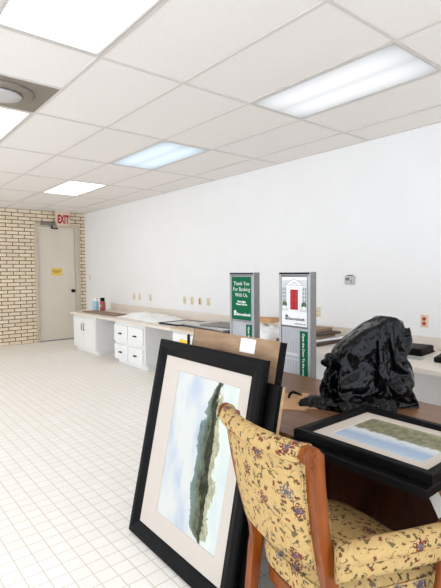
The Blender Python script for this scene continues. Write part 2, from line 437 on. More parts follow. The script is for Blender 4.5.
for a in ((XL, DX0, 0, H), (DX1, XW, 0, H), (DX0, DX1, DH, H)): box(bm, a[0], a[1], YB, YB+.1, a[2], a[3])
struct('wall_back', bm, 'brick', uv=True)
bm = bmesh.new()
def bar_u(i, v0=None, v1=None):        # bar running in depth
    x = U0+TU*i; box(bm, x-.012, x+.012, YN if v0 is None else v0, YB if v1 is None else v1, H-.006, H)
def bar_v(j, x0=XL, x1=XW):
    y = V0+TV*j; box(bm, x0, x1, y-.012, y+.012, H-.0055, H)
for i in range(-6, 5): bar_u(i)
for j in range(-4, 6): bar_v(j)
bar_v(.5, U0-TU, U0)
box(bm, XW-.022, XW, YN, YB, H-.006, H); box(bm, XL, XW, YB-.022, YB, H-.0055, H)
struct('trim_1', bm, 'tbar')

# door
d = D.objects.new('door_1', None); COL.objects.link(d); d['kind'] = 'structure'
bm = bmesh.new()
box(bm, DX0, DX0+.055, YB-.03, YB+.1, 0, DH, .004); box(bm, DX1-.1, DX1, YB-.03, YB+.1, 0, DH, .004); box(bm, DX0+.0551, DX1-.1001, YB-.029, YB+.1, 2.375, DH, .004)
obj('door_frame', bm, 'doorframe', d)
obj('door_panel', B(DX0+.06, DX1-.108, YB+.015, YB+.06, .02, 2.368, .003), 'cream', d)
obj('threshold', B(DX0+.05, DX1-.1, YB, YB+.1, 0, .015), 'greymetal', d)
bm = bmesh.new(); lathe(bm, [(.016, .02), (.016, -.02), (.03, -.03), (.036, -.05), (.03, -.07), (.012, -.078)], 16, 'Y', (DX1-.165, YB, 1.045))
lathe(bm, [(.036, .018), (.036, .008)], 16, 'Y', (DX1-.165, YB, 1.045))
obj('door_knob', bm, 'blackmatte', d)
bm = bmesh.new()
for z in (.25, 1.2, 2.1): box(bm, DX0+.05, DX0+.066, YB-.005, YB+.016, z-.06, z+.06)
obj('hinge', bm, 'greymetal', d)
c = obj('door_closer', B(3.12, 3.44, YB-.1, YB-.031, 2.415, 2.475, .008), 'vent', d)
bm = bmesh.new(); box(bm, 3.34, 3.36, YB-.07, YB-.05, 2.39, 2.416); box(bm, 3.33, 3.47, YB-.075, YB-.045, 2.352, 2.372); box(bm, 3.33, 3.35, YB-.075, YB-.045, 2.36, 2.4)
box(bm, 3.45, 3.47, YB-.075, YB+.016, 2.352, 2.372)
obj('closer_arm', bm, 'blackmatte', d)
t = thing('warning_notice', 'yellow paper notice taped on the cream exit door', 'notice', (3.45, YB+.0145, 1.455))
obj('sheet', B(-.115, .115, -.001, 0, -.075, .075), 'noticeyellow', t)
Mx = basis((0, -.0014, 0), (1, 0, 0), (0, 0, 1), (0, -1, 0))
bm = bmesh.new()
for k, (w, z) in enumerate(((.09, .022), (.085, .004), (.05, -.014))):
    for q in range(6):
        x = -w+q*2*w/6; box(bm, x, x+2*w/6*.75, -.0016, -.001, z-.005, z+.005)
obj('lettering', bm, 'textdark', t)

# exit sign
t = thing('exit_sign', 'white box exit sign with red letters above the door', 'sign', (3.565, YB-.09, 2.575))
obj('housing', B(-.145, .145, -.03, .06, -.14, .145, .006), 'exitbox', t)
text('lettering', 'EXIT', .235, 'exitred', t, basis((0, -.031, -.03), (.50, 0, 0), (0, 0, 1), (0, -1, 0)), bold=.011)
# ------------------------------------------------------------------ ceiling fixtures
def fixture(lens):
    t = thing('ceiling_light', '', 'ceiling light', (0, 0, H))
    w, l = TU/2-.012, TV/2-.012
    bm = bmesh.new()
    prof = [(0, 0), (0, -.008), (.012, -.009), (.02, -.003), (.02, 0)]
    rings = []
    for sx, sy in ((-1, -1), (1, -1), (1, 1), (-1, 1)):
        rings.append([(sx*(w-i), sy*(l-i), z) for i, z in prof])
    R = [[bm.verts.new(p) for p in r] for r in rings]
    for k in range(4):
        for i in range(4): bm.faces.new((R[k][i], R[k][i+1], R[(k+1) % 4][i+1], R[(k+1) % 4][i]))
    obj('frame', bm, 'frame_metal', t)
    obj('diffuser', B(-w+.018, w-.018, -l+.018, l-.018, -.004, -.001), lens, t)
    return t
warm = fixture('lens'); cool = fixture('lenscool'); dim = fixture('lensdim')
def cell(i, j): return (U0+TU*(i+.5), V0+TV*(j+.5), H)
G = 'fluorescent panels in the ceiling'
dim.location = cell(2, -1); tag(dim, 'large ceiling light panel right above the thermostat wall and kraft-backed picture, nearest on the right', 'ceiling light', G)
cool.location = cell(2, 1); tag(cool, 'bluish-white ceiling light panel in the middle of the ceiling, second from the brick wall', 'ceiling light', G)
dup(warm, 'small bright ceiling light panel farthest away, nearest the exit door', cell(2, 3), G)
warm.location = cell(-1, -1); tag(warm, 'large ceiling light panel at the top left corner, before the round air vent', 'ceiling light', G)
dup(warm, 'ceiling light panel at the left edge just beyond the round air vent', cell(-1, 1), G)
for i, j in ((-1, 3), (-4, -3), (-4, -1), (-4, 1), (-4, 3), (-1, -3), (2, -3)):  # unseen panels continuing the ceiling grid, added for more brightness
    dup(warm, 'added ceiling light panel, out of view', cell(i, j), 'ceiling lights out of view')

t = thing('ceiling_vent', 'grey square ceiling plate with a round air diffuser at left', 'air vent', (U0-TU/2, V0+TV*.75, H))
w, l = TU/2-.012, TV/4-.012
obj('plate', B(-w, w, -l, l, -.006, -.001), 'vent', t)
bm = bmesh.new(); lathe(bm, [(.225, -.006), (.2, -.022), (.15, -.03), (.135, -.012)], 40, at=(-.02, 0, 0)); obj('outer_ring', bm, 'vent', t)
bm = bmesh.new(); lathe(bm, [(.135, -.03), (.128, -.04), (.06, -.048), (.0, -.048)][:3], 40, at=(-.02, 0, 0)); obj('centre_disc', bm, 'ventlight', t)

# ------------------------------------------------------------------ wall fittings
def plate(name, y, z, mat, label, cat, kind, w=.07, h=.115, group=None):
    t = thing(name, label, cat, (XW, y, z), 0, group)
    obj('cover_plate', B(-.007, 0, -w/2, w/2, -h/2, h/2, .002), mat, t)
    if kind == 'outlet' or kind == 'red':
        for s in (-1, 1):
            bm = bmesh.new(); lathe(bm, [(.017, -.012), (.017, 0)], 16, 'X', (0, 0, s*.021))
            obj('socket', bm, 'outletred' if kind == 'red' else mat, t)
    elif kind == 'switch':
        obj('toggle', B(-.018, -.005, -.006, .006, -.012, .012, .002), mat, t)
    else:
        bm = bmesh.new(); lathe(bm, [(.01, -.011), (.01, 0)], 12, 'X'); obj('jack', bm, 'greymetal', t)
    return t
G = 'ivory wall plates above the counter'
plate('light_switch', 9.415, 1.33, 'plate', 'ivory light switch on the white wall next to the brick corner', 'light switch', 'switch')
plate('wall_outlet', 7.47, .985, 'plate', 'ivory wall plate above the counter, first from the bottles', 'wall plate', 'jack', group=G)
plate('wall_outlet', 7.27, .985, 'plate', 'ivory wall plate above the counter, second from the bottles', 'wall plate', 'outlet', group=G)
plate('wall_outlet', 6.90, .985, 'plate', 'ivory wall plate standing alone above the white bundle, third from the bottles', 'wall plate', 'outlet', group=G)
plate('wall_outlet', 5.86, .985, 'plate', 'ivory wall plate, leftmost of the four left of the green sign', 'wall plate', 'jack', group=G)
plate('wall_outlet', 5.66, .985, 'plate', 'ivory wall plate directly left of the small red outlet', 'wall plate', 'outlet', group=G)
plate('red_outlet', 5.455, .985, 'plate', 'ivory outlet with red sockets left of the green sign', 'wall outlet', 'red')
plate('wall_outlet', 5.25, .985, 'plate', 'ivory wall plate between the red outlet and the green sign', 'wall plate', 'outlet', group=G)
plate('wall_outlet', 3.25, .965, 'plate', 'ivory wall plate just right of the red-door sign', 'wall plate', 'outlet', group=G)
plate('red_outlet', 2.03, .955, 'plate_pink', 'beige outlet with orange-red sockets on the wall right of the black bag', 'wall outlet', 'red')
t = thing('thermostat', 'small white thermostat on the white wall above the black bag', 'thermostat', (XW, 2.825, 1.325))
obj('housing', B(-.03, 0, -.055, .055, -.045, .045, .006), 'ventlight', t)
obj('display', B(-.032, -.029, -.005, .042, -.004, .025), 'lcd', t)
bm = bmesh.new()
for k in range(2): box(bm, -.033, -.029, -.04+.0, -.02, -.03+k*.018, -.02+k*.018, .002)
obj('button', bm, 'greymetal', t)
obj('bracket', B(-.02, 0, -.03, .03, .045, .053), 'blackmatte', t)

# ------------------------------------------------------------------ counter and cabinets
CX, CT = 3.225, .705
t = thing('countertop', 'long beige laminate countertop running along the white wall', 'countertop', (0, 0, 0))
obj('worktop', B(CX, XW-.002, -.4, 8.38, CT-.042, CT, .005), 'counter', t)
obj('backsplash', B(XW-.028, XW-.003, -.4, 8.38, CT, CT+.115, .004), 'counter', t)
def handle(parent, y, z, x, vert=False, L=.09):
    bm = bmesh.new()
    pts = [(-.0, -L/2), (-.02, -L/2), (-.022, -L/4), (-.022, L/4), (-.02, L/2), (0, L/2)]
    tube(bm, [(x+a, y+(0 if vert else b), z+(b if vert else 0)) for a, b in pts], .006, 8)
    if not vert: box(bm, x-.003, x, y-L*.62, y+L*.62, z-.012, z+.012, .002)
    return obj('handle', bm, 'blackmatte', parent)
def cabinet(name, label, y0, y1):
    t = thing(name, label, 'cabinet', (0, 0, 0))
    bm = bmesh.new(); box(bm, CX+.05, XW-.005, y0, y1, .07, CT-.043); box(bm, CX+.1, XW-.005, y0+.01, y1-.01, 0, .07)
    obj('body', bm, 'white', t)
    return t
X0 = CX+.05
t = cabinet('base_cabinet', 'white two-door base cabinet under the counter end, beside the exit door', 7.37, 8.33)
for y0, y1, hy in ((7.39, 7.845, 7.80), (7.855, 8.31, 7.90)):
    dd = obj('cabinet_door', B(X0-.02, X0, y0, y1, .09, .62, .004), 'white', t); handle(dd, hy, .46, X0-.02, True, .11)
t = cabinet('drawer_cabinet', 'white four-drawer base cabinet under the counter between two knee spaces', 5.70, 6.63)
for (y0, y1) in ((5.73, 6.15), (6.19, 6.61)):
    for (z0, z1) in ((.08, .315), (.36, .615)):
        dd = obj('drawer', B(X0-.035, X0+.01, y0, y1, z0, z1, .005), 'white', t)
        handle(dd, (y0+y1)/2, (z0+z1)/2, X0-.035, False, .07)
t = cabinet('base_cabinet', 'white two-door base cabinet behind the tall black-framed picture', 3.7, 4.98)
for y0, y1, hy in ((4.61, 4.96, 4.64), (4.22, 4.57, 4.54), (3.72, 4.18, 3.76)):
    dd = obj('cabinet_door', B(X0-.02, X0, y0, y1, .09, .64, .004), 'white', t)
    if hy == 4.64: obj('handle', B(X0-.04, X0-.02, 4.575, 4.605, .5, .655, .003), 'blackmatte', dd)
tag(obj('yellow_note', B(X0-.024, X0-.0205, 4.62, 4.80, .42, .572), 'yellow'), 'yellow paper stuck on the white cabinet behind the tall picture', 'paper')

# bottles
t = thing('spray_can', 'pale blue bottle with a white cap on the counter', 'bottle', (3.66, 8.22, CT))
bm = bmesh.new(); lathe(bm, [(.052, 0), (.055, .01), (.055, .14), (.05, .165), (.03, .185)], 20); obj('bottle_body', bm, 'blueliquid', t)
bm = bmesh.new(); lathe(bm, [(.036, .18), (.036, .235), (.03, .245)], 20); obj('cap', bm, 'paper', t)
t['category'] = 'bottle'; t.name = 'bottle'
t = thing('bottle', 'red bottle with a black cap on the counter', 'bottle', (3.745, 8.10, CT))
bm = bmesh.new(); lathe(bm, [(.05, 0), (.053, .01), (.053, .155), (.045, .18), (.03, .19)], 20); obj('bottle_body', bm, 'redbottle', t)
bm = bmesh.new(); lathe(bm, [(.04, .185), (.042, .235), (.034, .25)], 20); obj('cap', bm, 'blackmatte', t)
obj('bottle_label', B(-.0545, -.052, -.02, .02, .07, .12), 'paper', t)

# things lying on the counter
def slab(name, label, cat, mat, cx, cy, z, w, l, h, rz, group=None, tilt=0):
    o = obj(name, B(-w/2, w/2, -l/2, l/2, 0, h, min(.003, h/3)), mat); o.location = (cx, cy, z); o.rotation_euler = (0, tilt, rz)
    return tag(o, label, cat, group)
slab('brown_tray', 'long flat brown board lying on the counter before the bottles', 'board', 'brownboard', 3.50, 7.50, CT+.0005, .28, 1.22, .02, .03)
def bundle(name, label, cat, cx, cy, z, w, l, h, rz, mat, seed, amp=1.0):
    bm = bmesh.new(); nx, ny = 24, 60; top = {}
    for i in range(nx+1):
        for j in range(ny+1):
            a, b = i/nx*2-1, j/ny*2-1
            e = max(0, 1-abs(a)**4)*max(0, 1-abs(b)**6)
            nn = noise.noise(Vector((a*2+seed, b*4, seed)))*.5+noise.noise(Vector((a*6, b*14+seed, 3)))*.22
            r = 1+.06*noise.noise(Vector((a*1.5, b*3, seed+7)))
            top[i, j] = bm.verts.new((a*w/2*r, b*l/2*r, .001+h*e*(.72+amp*nn)))
    for i in range(nx):
        for j in range(ny): bm.faces.new((top[i, j], top[i+1, j], top[i+1, j+1], top[i, j+1]))
    bd = [top[i, 0] for i in range(nx+1)]+[top[nx, j] for j in range(1, ny+1)]+[top[i, ny] for i in range(nx-1, -1, -1)]+[top[0, j] for j in range(ny-1, 0, -1)]
    lo = [bm.verts.new((v.co.x, v.co.y, 0)) for v in bd]; n = len(bd)
    for k in range(n): bm.faces.new((bd[k], lo[k], lo[(k+1) % n], bd[(k+1) % n]))
    bm.faces.new(lo)
    o = obj(name, bm, mat, smooth=True); o.location = (cx, cy, z); o.rotation_euler = (0, 0, rz)
    return tag(o, label, cat)
bundle('paper_bundle', 'crumpled heap of white wrapping paper on the counter right of the brown board', 'wrapping paper', 3.66, 6.20, CT+.0005, .52, 1.26, .085, -.05, 'paper', 2.3)
t = thing('glass_panel', 'thin grey glazed sheet with dark rim on the counter right of the white bundle', 'framed sheet', (3.62, 5.25, CT), .06)
bm = bmesh.new(); ring_frame(bm, .5, .46, [(0, 0), (0, .02), (.014, .02), (.014, 0)], -.25, -.23)
for v in bm.verts: v.co = Vector((v.co.x, v.co.z, v.co.y))
obj('rim', bm, 'blackmatte', t)
obj('pane', B(-.235, .235, -.215, .215, .004, .015), 'greyglass', t)
G = 'dark-edged boards stacked left of the green sign'
slab('picture_board', 'dark-edged grey board on the counter left of the green sign, lowest of its stack', 'board', 'darkbrown', 3.68, 4.45, CT+.0005, .60, 1.0, .014, .05, G)
slab('picture_board', 'pale grey board on the counter left of the green sign, middle of its stack', 'board', 'greyglass', 3.70, 4.52, CT+.015, .56, .9, .018, -.08, G)
slab('picture_board', 'dark thin board on the counter left of the green sign, topmost of its stack', 'board', 'greymetal', 3.74, 4.40, CT+.0335, .40, .66, .010, .12, G)
slab('tan_board', 'tan wooden sheet jutting over the counter edge behind the kraft-backed picture', 'board', 'tan', 3.25, 4.55, CT+.0005, .16, .75, .016, -.05)
bundle('white_wrap', 'white wrapping paper on the counter between the two grey signs', 'wrapping paper', 3.62, 3.62, CT+.0005, .5, .5, .12, 0, 'paper', 5.1)
slab('brown_box_lid', 'tan cardboard piece on top of white paper between the two signs', 'cardboard', 'card', 3.72, 3.75, CT+.135, .2, .3, .05, .3)
G = 'dark brown boards stacked right of the red-door sign'
zz = CT+.0005
for k, (h, m, dx, dy, rz, wd) in enumerate(((.028, 'darkbrown', 0, 0, .05, 'lowest'), (.02, 'paper', .03, .02, -.05, 'second from below'), (.03, 'brownboard', -.02, .04, .1, 'middle'), (.022, 'darkbrown', .04, -.02, -.02, 'second from the top'), (.03, 'brownboard', .06, .05, .14, 'topmost'))):
    slab('stacked_board', '%s board, %s of the stack right of the red-door sign' % ({'darkbrown': 'dark brown', 'paper': 'white', 'brownboard': 'brown'}[m], wd), 'board', m, 3.66+dx, 3.0+dy, zz, .5-.05*k, .52-.05*k, h, rz, G)
    zz += h+.0005
# telephone-like boxes on the right
t = thing('desk_device', 'rounded black box on the counter below the orange-red outlet', 'device', (3.80, 1.965, CT), .12)
obj('case', B(-.15, .15, -.1, .1, 0, .062, .02, seg=4), 'black', t)
obj('base_plate', B(-.155, .155, -.105, .105, 0, .014, .004), 'blackmatte', t)
t = thing('desk_device', 'black handset lying on the counter at the right edge of the photo', 'device', (3.62, 1.60, CT), .2)
obj('case', B(-.11, .11, -.11, .09, 0, .045, .015, seg=3), 'blackmatte', t)
bm = bmesh.new()
for i in range(3):
    for j in range(4): box(bm, -.07+i*.035, -.045+i*.035, -.07+j*.03, -.05+j*.03, .044, .049, .002)
obj('keypad', bm, 'greymetal', t)
slab('paper_slip', 'grey paper slip on the counter before the rounded black box', 'paper', 'panelgrey', 3.55, 1.86, CT, .12, .16, .002, .2)

# ------------------------------------------------------------------ floor-standing signs
def sign(label, cx, cy, kind):
    rz = math.radians(-3)
    t = thing('floor_sign', label, 'sign', (cx, cy, 0), rz)
    W, HT, DP = .318, 1.415, .055       # width along y, face towards -x
    w = W/2
    bm = bmesh.new()
    box(bm, 0, DP, -w, -w+.022, .03, HT, .002); box(bm, 0, DP, w-.022, w, .03, HT, .002); box(bm, .001, DP-.001, -w+.022, w-.022, HT-.022, HT-.001)
    obj('frame', bm, 'silver', t)
    obj('side_trim', B(.006, DP+.006, -w-.004, -w, .03, HT, .001), 'silverdark', t)
    obj('back_panel', B(DP*.5, DP-.004, -w+.022, w-.022, .05, HT-.022), 'silverdark', t)
    obj('top_channel', B(-.002, .012, -w+.006, w-.006, HT-.016, HT-.004), 'blackmatte', t)
    lp = obj('lower_panel', B(.008, .02, -w+.022, w-.022, .06, 1.004), 'panelgrey', t)
    obj('foot', B(-.1, DP+.1, -w, w, 0, .03, .005), 'silver', t)
    z0, z1 = 1.012, HT-.03
    po = obj('poster', B(.002, .01, -w+.024, w-.024, z0, z1), 'green' if kind == 1 else 'posterwhite', t)
    rows = lambda y, z: basis((.0012, y, z), (0, -1, 0), (0, 0, 1), (-1, 0, 0))
    # poster edge strip
    bm = bmesh.new(); ring_frame(bm, W-.044, z1-z0, [(0, 0), (.006, 0), (.006, .006), (0, .006)])
    e = obj('poster_edge', bm, 'silver' if kind == 1 else 'silverdark', t); e.matrix_local = Matrix.Translation((-.002, w-.022, z0)) @ Matrix.Rotation(-PI/2, 4, 'Z')
    def logo(z, mat, y=.0, s=1.0):
        bm = bmesh.new()
        q = .016*s
        ox = .112*s
        for a, b in ((0, 0), (1, 0), (0, 1), (1.2, 1.2), (0, 2), (1, 2)):
            box(bm, .0002, .002, y+ox-(a+.85)*q, y+ox-a*q, z+(b-1.2)*q, z+(b-.35)*q)
        obj('logo', bm, mat, po)
        text('lettering', 'BancorpSouth', .036*s, mat, po, rows(y+ox-.037*s, z-.006), 'LEFT', bold=.0006)
    if kind == 1:
        for s, z in (('Thank You', 1.322), ('For Banking', 1.274), ('With Us.', 1.226)):
            text('lettering', s, .047, 'text', po, rows(0, z), bold=-.0005)
        for s, z in (("We're Right", 1.170), ('Where You Are', 1.148)): text('lettering', s, .022, 'text', po, rows(0, z), bold=.0006)
        logo(1.07, 'text', s=.9)
    else:
        bm = bmesh.new()
        X = -.0002
        def P(ys, zs, mi, lift):          # flat printed shape, y to the right of the sign
            f = bm.faces.new([bm.verts.new((.002-lift, -a, b)) for a, b in zip(ys, [1.125+(q-1.005)*.70 for q in zs])]); f.material_index = mi
        def Rr(a, b, c, e, mi, l): P((a, b, b, a), (c, c, e, e), mi, l)
        Rr(-.128, .128, 1.005, 1.335, 1, .0002)                         # house front
        for s in (-1, 1):
            Rr(s*.104-.018, s*.104+.018, 1.10, 1.255, 2, .0004)          # side windows
            for k in range(1, 4): Rr(s*.104-.018, s*.104+.018, 1.10+k*.039-.002, 1.10+k*.039+.002, 0, .0006)
            Rr(s*.104-.0015, s*.104+.0015, 1.10, 1.255, 0, .0006)
            Rr(s*.066-.009, s*.066+.009, 1.03, 1.262, 0, .0004)          # pilasters
            Rr(s*.066-.0015, s*.066+.0015, 1.03, 1.255, 1, .0006)
            P([s*.098+.026*math.cos(a) for a in [k*.52 for k in range(12)]], [1.075+.034*math.sin(a) for a in [k*.52 for k in range(12)]], 3, .0007)
            P([s*.1+.018*math.cos(a) for a in [k*.52 for k in range(12)]], [1.045+.018*math.sin(a) for a in [k*.52 for k in range(12)]], 0, .0008)
        Rr(-.085, .085, 1.262, 1.282, 0, .0005); Rr(-.09, .09, 1.279, 1.284, 2, .0006)
        P((-.092, .092, 0), (1.286, 1.286, 1.345), 0, .0005)
        P((-.098, -.088, .004, -.004), (1.284, 1.284, 1.352, 1.352), 2, .0007); P((.098, .088, -.004, .004), (1.284, 1.284, 1.352, 1.352), 2, .0007)
        P((-.05, .05, 0), (1.293, 1.293, 1.326), 1, .0007)
        Rr(-.052, .052, 1.02, 1.256, 0, .0005)
        Rr(-.04, .04, 1.022, 1.235, 4, .0007)
        for a in (-.02, .02):
            for c, e in ((1.035, 1.08), (1.09, 1.15), (1.16, 1.222)): Rr(a-.013, a+.013, c, e, 5, .0009)
        Rr(-.06, .06, 1.008, 1.02, 0, .0005)
        darkred = plain('poster_dark_red', srgb(160, 14, 28), .45, var=.02)
        for f in bm.faces: f.normal_update()
        obj('house_print', bm, ['posterwhite', 'posterlight', 'postergrey', 'leaf', 'red', darkred], po, fix=False)
        logo(1.075, 'textdark', s=.8)
        text('lettering', 'Right Where You Are', .012, 'textdark', po, rows(-.06, 1.035))
    st = obj('green_strip', B(-.0015, .004, -w+.024, -w+.098, .30, .985), 'green', t)
    text('lettering', 'Open the Door To the most', .027, 'text', st, basis((-.002, -w+.063, .970), (0, 0, -1), (0, -1, 0), (-1, 0, 0)), 'LEFT', bold=.0004)
    if kind == 2:
        bm = bmesh.new(); box(bm, .002, .008, -w+.115, w-.024, .795, .815, .001); box(bm, .002, .008, -w+.115, w-.024, .765, .769)  # pale bars across the lower panel
        obj('pale_bands', bm, 'posterlight', lp)
        bm = bmesh.new()
        for k in range(6): box(bm, .005, .008, w-.05-k*.028, w-.048-k*.028, .1, .98)  # thin pale upright strips on the lower panel
        obj('pale_strips', bm, 'posterlight', lp)
    return t
sign('grey floor-standing sign with a green thank-you panel, left of the two', 2.55, 2.835, 1)
sign('grey floor-standing sign with a red front door on its poster', 2.55, 2.255, 2)

# ------------------------------------------------------------------ desk
DT = .70; DXE, DXF = 1.485, 2.42
t = thing('desk', 'brown wooden desk holding the black bag and framed pictures', 'desk', (0, 0, 0))
obj('desk_top', B(DXE, DXF, -.05, 2.35, DT-.035, DT, .008, seg=3), 'desktop', t)
obj('edge_band', B(DXE-.004, DXE+.012, -.048, 2.348, DT-.034, DT-.006, .006), 'deskedge', t)
def pedestal(y0, y1):
    p = obj('pedestal', B(DXE+.32, DXF-.04, y0, y1, .06, DT-.036), 'deskdark', t)
    zs = ((.10, .36), (.375, .5), (.515, .65))
    for z0, z1 in zs:
        obj('drawer', B(DXE+.30, DXE+.322, y0+.02, y1-.02, z0, z1, .006), 'deskdark', p)
    obj('plinth', B(DXE+.36, DXF-.08, y0+.02, y1-.02, 0, .06), 'deskdark', p)
pedestal(1.37, 1.84); pedestal(1.85, 2.33); pedestal(-.03, .42)
obj('modesty_panel', B(DXF-.2, DXF-.17, .42, 1.37, .02, DT-.036), 'deskdark', t)

def flat_piece(name, label, cat, mat, pts, z, h):
    bm = bmesh.new(); cx = sum(p[0] for p in pts)/len(pts); cy = sum(p[1] for p in pts)/len(pts)
    loft(bm, [[(p[0]-cx, p[1]-cy, 0) for p in pts], [(p[0]-cx, p[1]-cy, h) for p in pts]], smooth=False)
    o = obj(name, bm, mat); o.location = (cx, cy, z); return tag(o, label, cat)
flat_piece('cardboard_sheet', 'larger tan cardboard sheet on the desk before the black bag tail', 'cardboard', 'card', [(1.72, 1.62), (1.95, 1.83), (2.07, 1.72), (1.93, 1.55), (1.80, 1.525)], DT, .006)
flat_piece('cardboard_sheet', 'smaller tan cardboard strip on the desk peeking from under the black bag', 'cardboard', 'card', [(1.845, 1.525), (1.96, 1.56), (2.06, 1.50), (1.98, 1.445)], DT, .004)
bm = bmesh.new(); tube(bm, [(0, 0, .006), (.03, .015, .02), (.06, .02, .022), (.09, .01, .01), (.1, -.01, .006)], [.006, .009, .009, .007, .004], 8)
o = obj('black_strap', bm, 'blackmatte', smooth=True); o.location = (1.90, 1.72, DT+.006); tag(o, 'short black strap curled on the larger cardboard sheet', 'strap')

# ------------------------------------------------------------------ framed pictures
def wedge_prof(fw, dp, rab=.012):
    return [(0, dp), (0, .012), (.004, .006), (.010, .002), (fw*.45, 0), (fw*.55, .002), (fw*.8, .010), (fw-.004, .013), (fw, .017), (fw, rab+.012), (fw-.001, dp)]
def uvquad(bm, x0, x1, z0, z1, y):
    uvl = bm.loops.layers.uv.verify()
    f = bm.faces.new([bm.verts.new(p) for p in ((x0, y, z0), (x1, y, z0), (x1, y, z1), (x0, y, z1))])
    for l, c in zip(f.loops, ((0, 0), (1, 0), (1, 1), (0, 1))): l[uvl].uv = c
def picture(name, label, w, h, fw, dp, mat_in, art, mtx, cat='framed picture', prof=None):
    t = thing(name, label, cat); t.matrix_world = mtx
    bm = bmesh.new(); ring_frame(bm, w, h, prof or wedge_prof(fw, dp)); obj('frame', bm, 'black', t)
    x0, x1, z0, z1 = mat_in
    bm = bmesh.new()
    yf = .02
    ring_frame(bm, w-2*fw+.01, h-2*fw+.01, [(0, yf), (x0-fw+.005, yf), (x0-fw+.008, yf+.003), (0, yf+.003)], fw-.005, fw-.005)
    bm.free()
    # window mat with its own border widths
    bm = bmesh.new(); o = (fw-.005, w-fw+.005, fw-.005, h-fw+.005)
    def ringq(a, ya, b, yb):
        A = [(a[0], ya, a[2]), (a[1], ya, a[2]), (a[1], ya, a[3]), (a[0], ya, a[3])]; Bq = [(b[0], yb, b[2]), (b[1], yb, b[2]), (b[1], yb, b[3]), (b[0], yb, b[3])]
        for k in range(4): quad(bm, (A[k], A[(k+1) % 4], Bq[(k+1) % 4], Bq[k]))
    inn = (x0, x1, z0, z1); inn2 = (x0+.003, x1-.003, z0+.003, z1-.003)
    ringq(o, .018, inn, .018); ringq(inn, .018, inn2, .021)
    i3 = (x0+.012, x1-.012, z0+.012, z1-.012)
    obj('mat_board', bm, 'mat', t)
    bm = bmesh.new(); uvquad(bm, x0-.005, x1+.005, z0-.005, z1+.005, .0215); obj('painting', bm, art, t)
    obj('backing', B(.006, w-.006, .024, dp-.001, .006, h-.006), 'kraftedge', t)
    return t
TH, ROT = .213, -.017
def lean(x, y, th=TH, rot=ROT):
    d = Vector((math.sin(rot), -math.cos(rot), 0)); n = Vector((math.cos(rot), math.sin(rot), 0))
    tt = n*math.sin(th)+Vector((0, 0, math.cos(th))); yb = tt.cross(d)
    return d, yb, tt, basis((x, y, 0), d, yb, tt)
def lean_at(s, off):                    # slide along the foot line by s, back by off (perpendicular)
    d, yb, tt, _ = lean(0, 0); p = Vector((1.145, 2.203, 0))+d*s
    p += Vector((math.cos(ROT), math.sin(ROT), 0))*(off/math.cos(TH))
    return basis(p, d, yb, tt)
# foot kept on the floor: back edge of a tilted slab dips by dp*sin(th), so lift by that much
def lift(m, dp): return Matrix.Translation((0, 0, dp*math.sin(TH)+.0005)) @ m
picture('framed_picture', 'large black-framed watercolour of trees leaning on edge, frontmost of the leaning pictures', .862, 1.062, .082, .034, (.220, .715, .182, .918), 'art_trees', lift(lean_at(-.022, 0), .034))
# second one: only its edge shows
def back_picture(label, s, off, w, h, dp, frame_dp, name='framed_picture'):
    t = thing(name, label, 'framed picture'); t.matrix_world = lift(lean_at(s, off), dp)
    return t
t = back_picture('smaller black-framed picture with tan backing, squeezed between the two other leaning pictures', .30, .046, .60, .96, .044, .024)
obj('frame', B(0, .60, 0, .022, 0, .955, .002), 'black', t)
obj('backing', B(.004, .596, .0222, .043, .004, .951), 'kraftedge', t)
obj('sticker', B(.5962, .5972, .0235, .0415, .25, .34), 'paper', t)
t = back_picture('tall picture with brown kraft paper back and white label, rearmost of those leaning', .155, .102, .66, 1.125, .038, .038)
bm = bmesh.new(); ring_frame(bm, .668, 1.125, [(0, .038), (0, .001), (.010, .001), (.010, .038)])
obj('frame', bm, 'black', t)
obj('kraft_backing', B(.006, .660, 0, .012, .003, 1.127, .001), 'kraft', t)
obj('face_board', B(.012, .656, .013, .037, .012, 1.11), 'blackmatte', t)
lb = obj('white_label', B(.402, .507, -.0022, -.0006, 1.05, 1.117), 'paper', t)

# pictures lying on the desk, tops towards +x
def lying(x0, y1, z): return basis((x0, y1, z), (0, -1, 0), (0, 0, -1), (1, 0, 0))
prof = [(0, .034), (0, .004), (.004, 0), (.03, 0), (.034, .003), (.038, .012), (.045, .016), (.045, .03), (.044, .034)]
t = picture('framed_picture', 'black-framed meadow picture lying face up on the desk, on top of another frame', .585, .515, .045, .034, (.105, .495, .108, .425), 'art_meadow', lying(1.425, 1.262, DT+.030+.0345), prof=prof)
t = thing('framed_picture', 'empty-looking black frame lying under the meadow picture on the desk edge', 'framed picture'); t.matrix_world = lying(1.378, 1.262, DT+.030)
bm = bmesh.new(); ring_frame(bm, .588, .53, [(0, .029), (0, .003), (.003, 0), (.05, 0), (.052, .01), (.052, .029)]); obj('frame', bm, 'black', t)
obj('backing', B(.05, .538, .012, .027, .05, .48), 'kraftedge', t)
# white sheet hanging from under the frames
bm = bmesh.new(); a, b = Vector((0, -.69, .724)), Vector((-.42, -.66, -.62)); g = []
for k in range(9):
    q = k/8*.075; bow = -.0008
    g.append([bm.verts.new(a*w_+b*q+Vector((bow, 0, 0))) for w_ in (0, .015, .03, .044)])
for r1, r2 in zip(g, g[1:]):
    for k in range(3): bm.faces.new((r1[k], r1[k+1], r2[k+1], r2[k])).smooth = True
bmesh.ops.solidify(bm, geom=bm.faces[:], thickness=-.0008)
o = obj('paper_sheet', bm, 'paper'); o.location = (DXE-.0055, .7155, .666)
tag(o, 'white paper hanging from the desk edge under the black frames', 'paper')

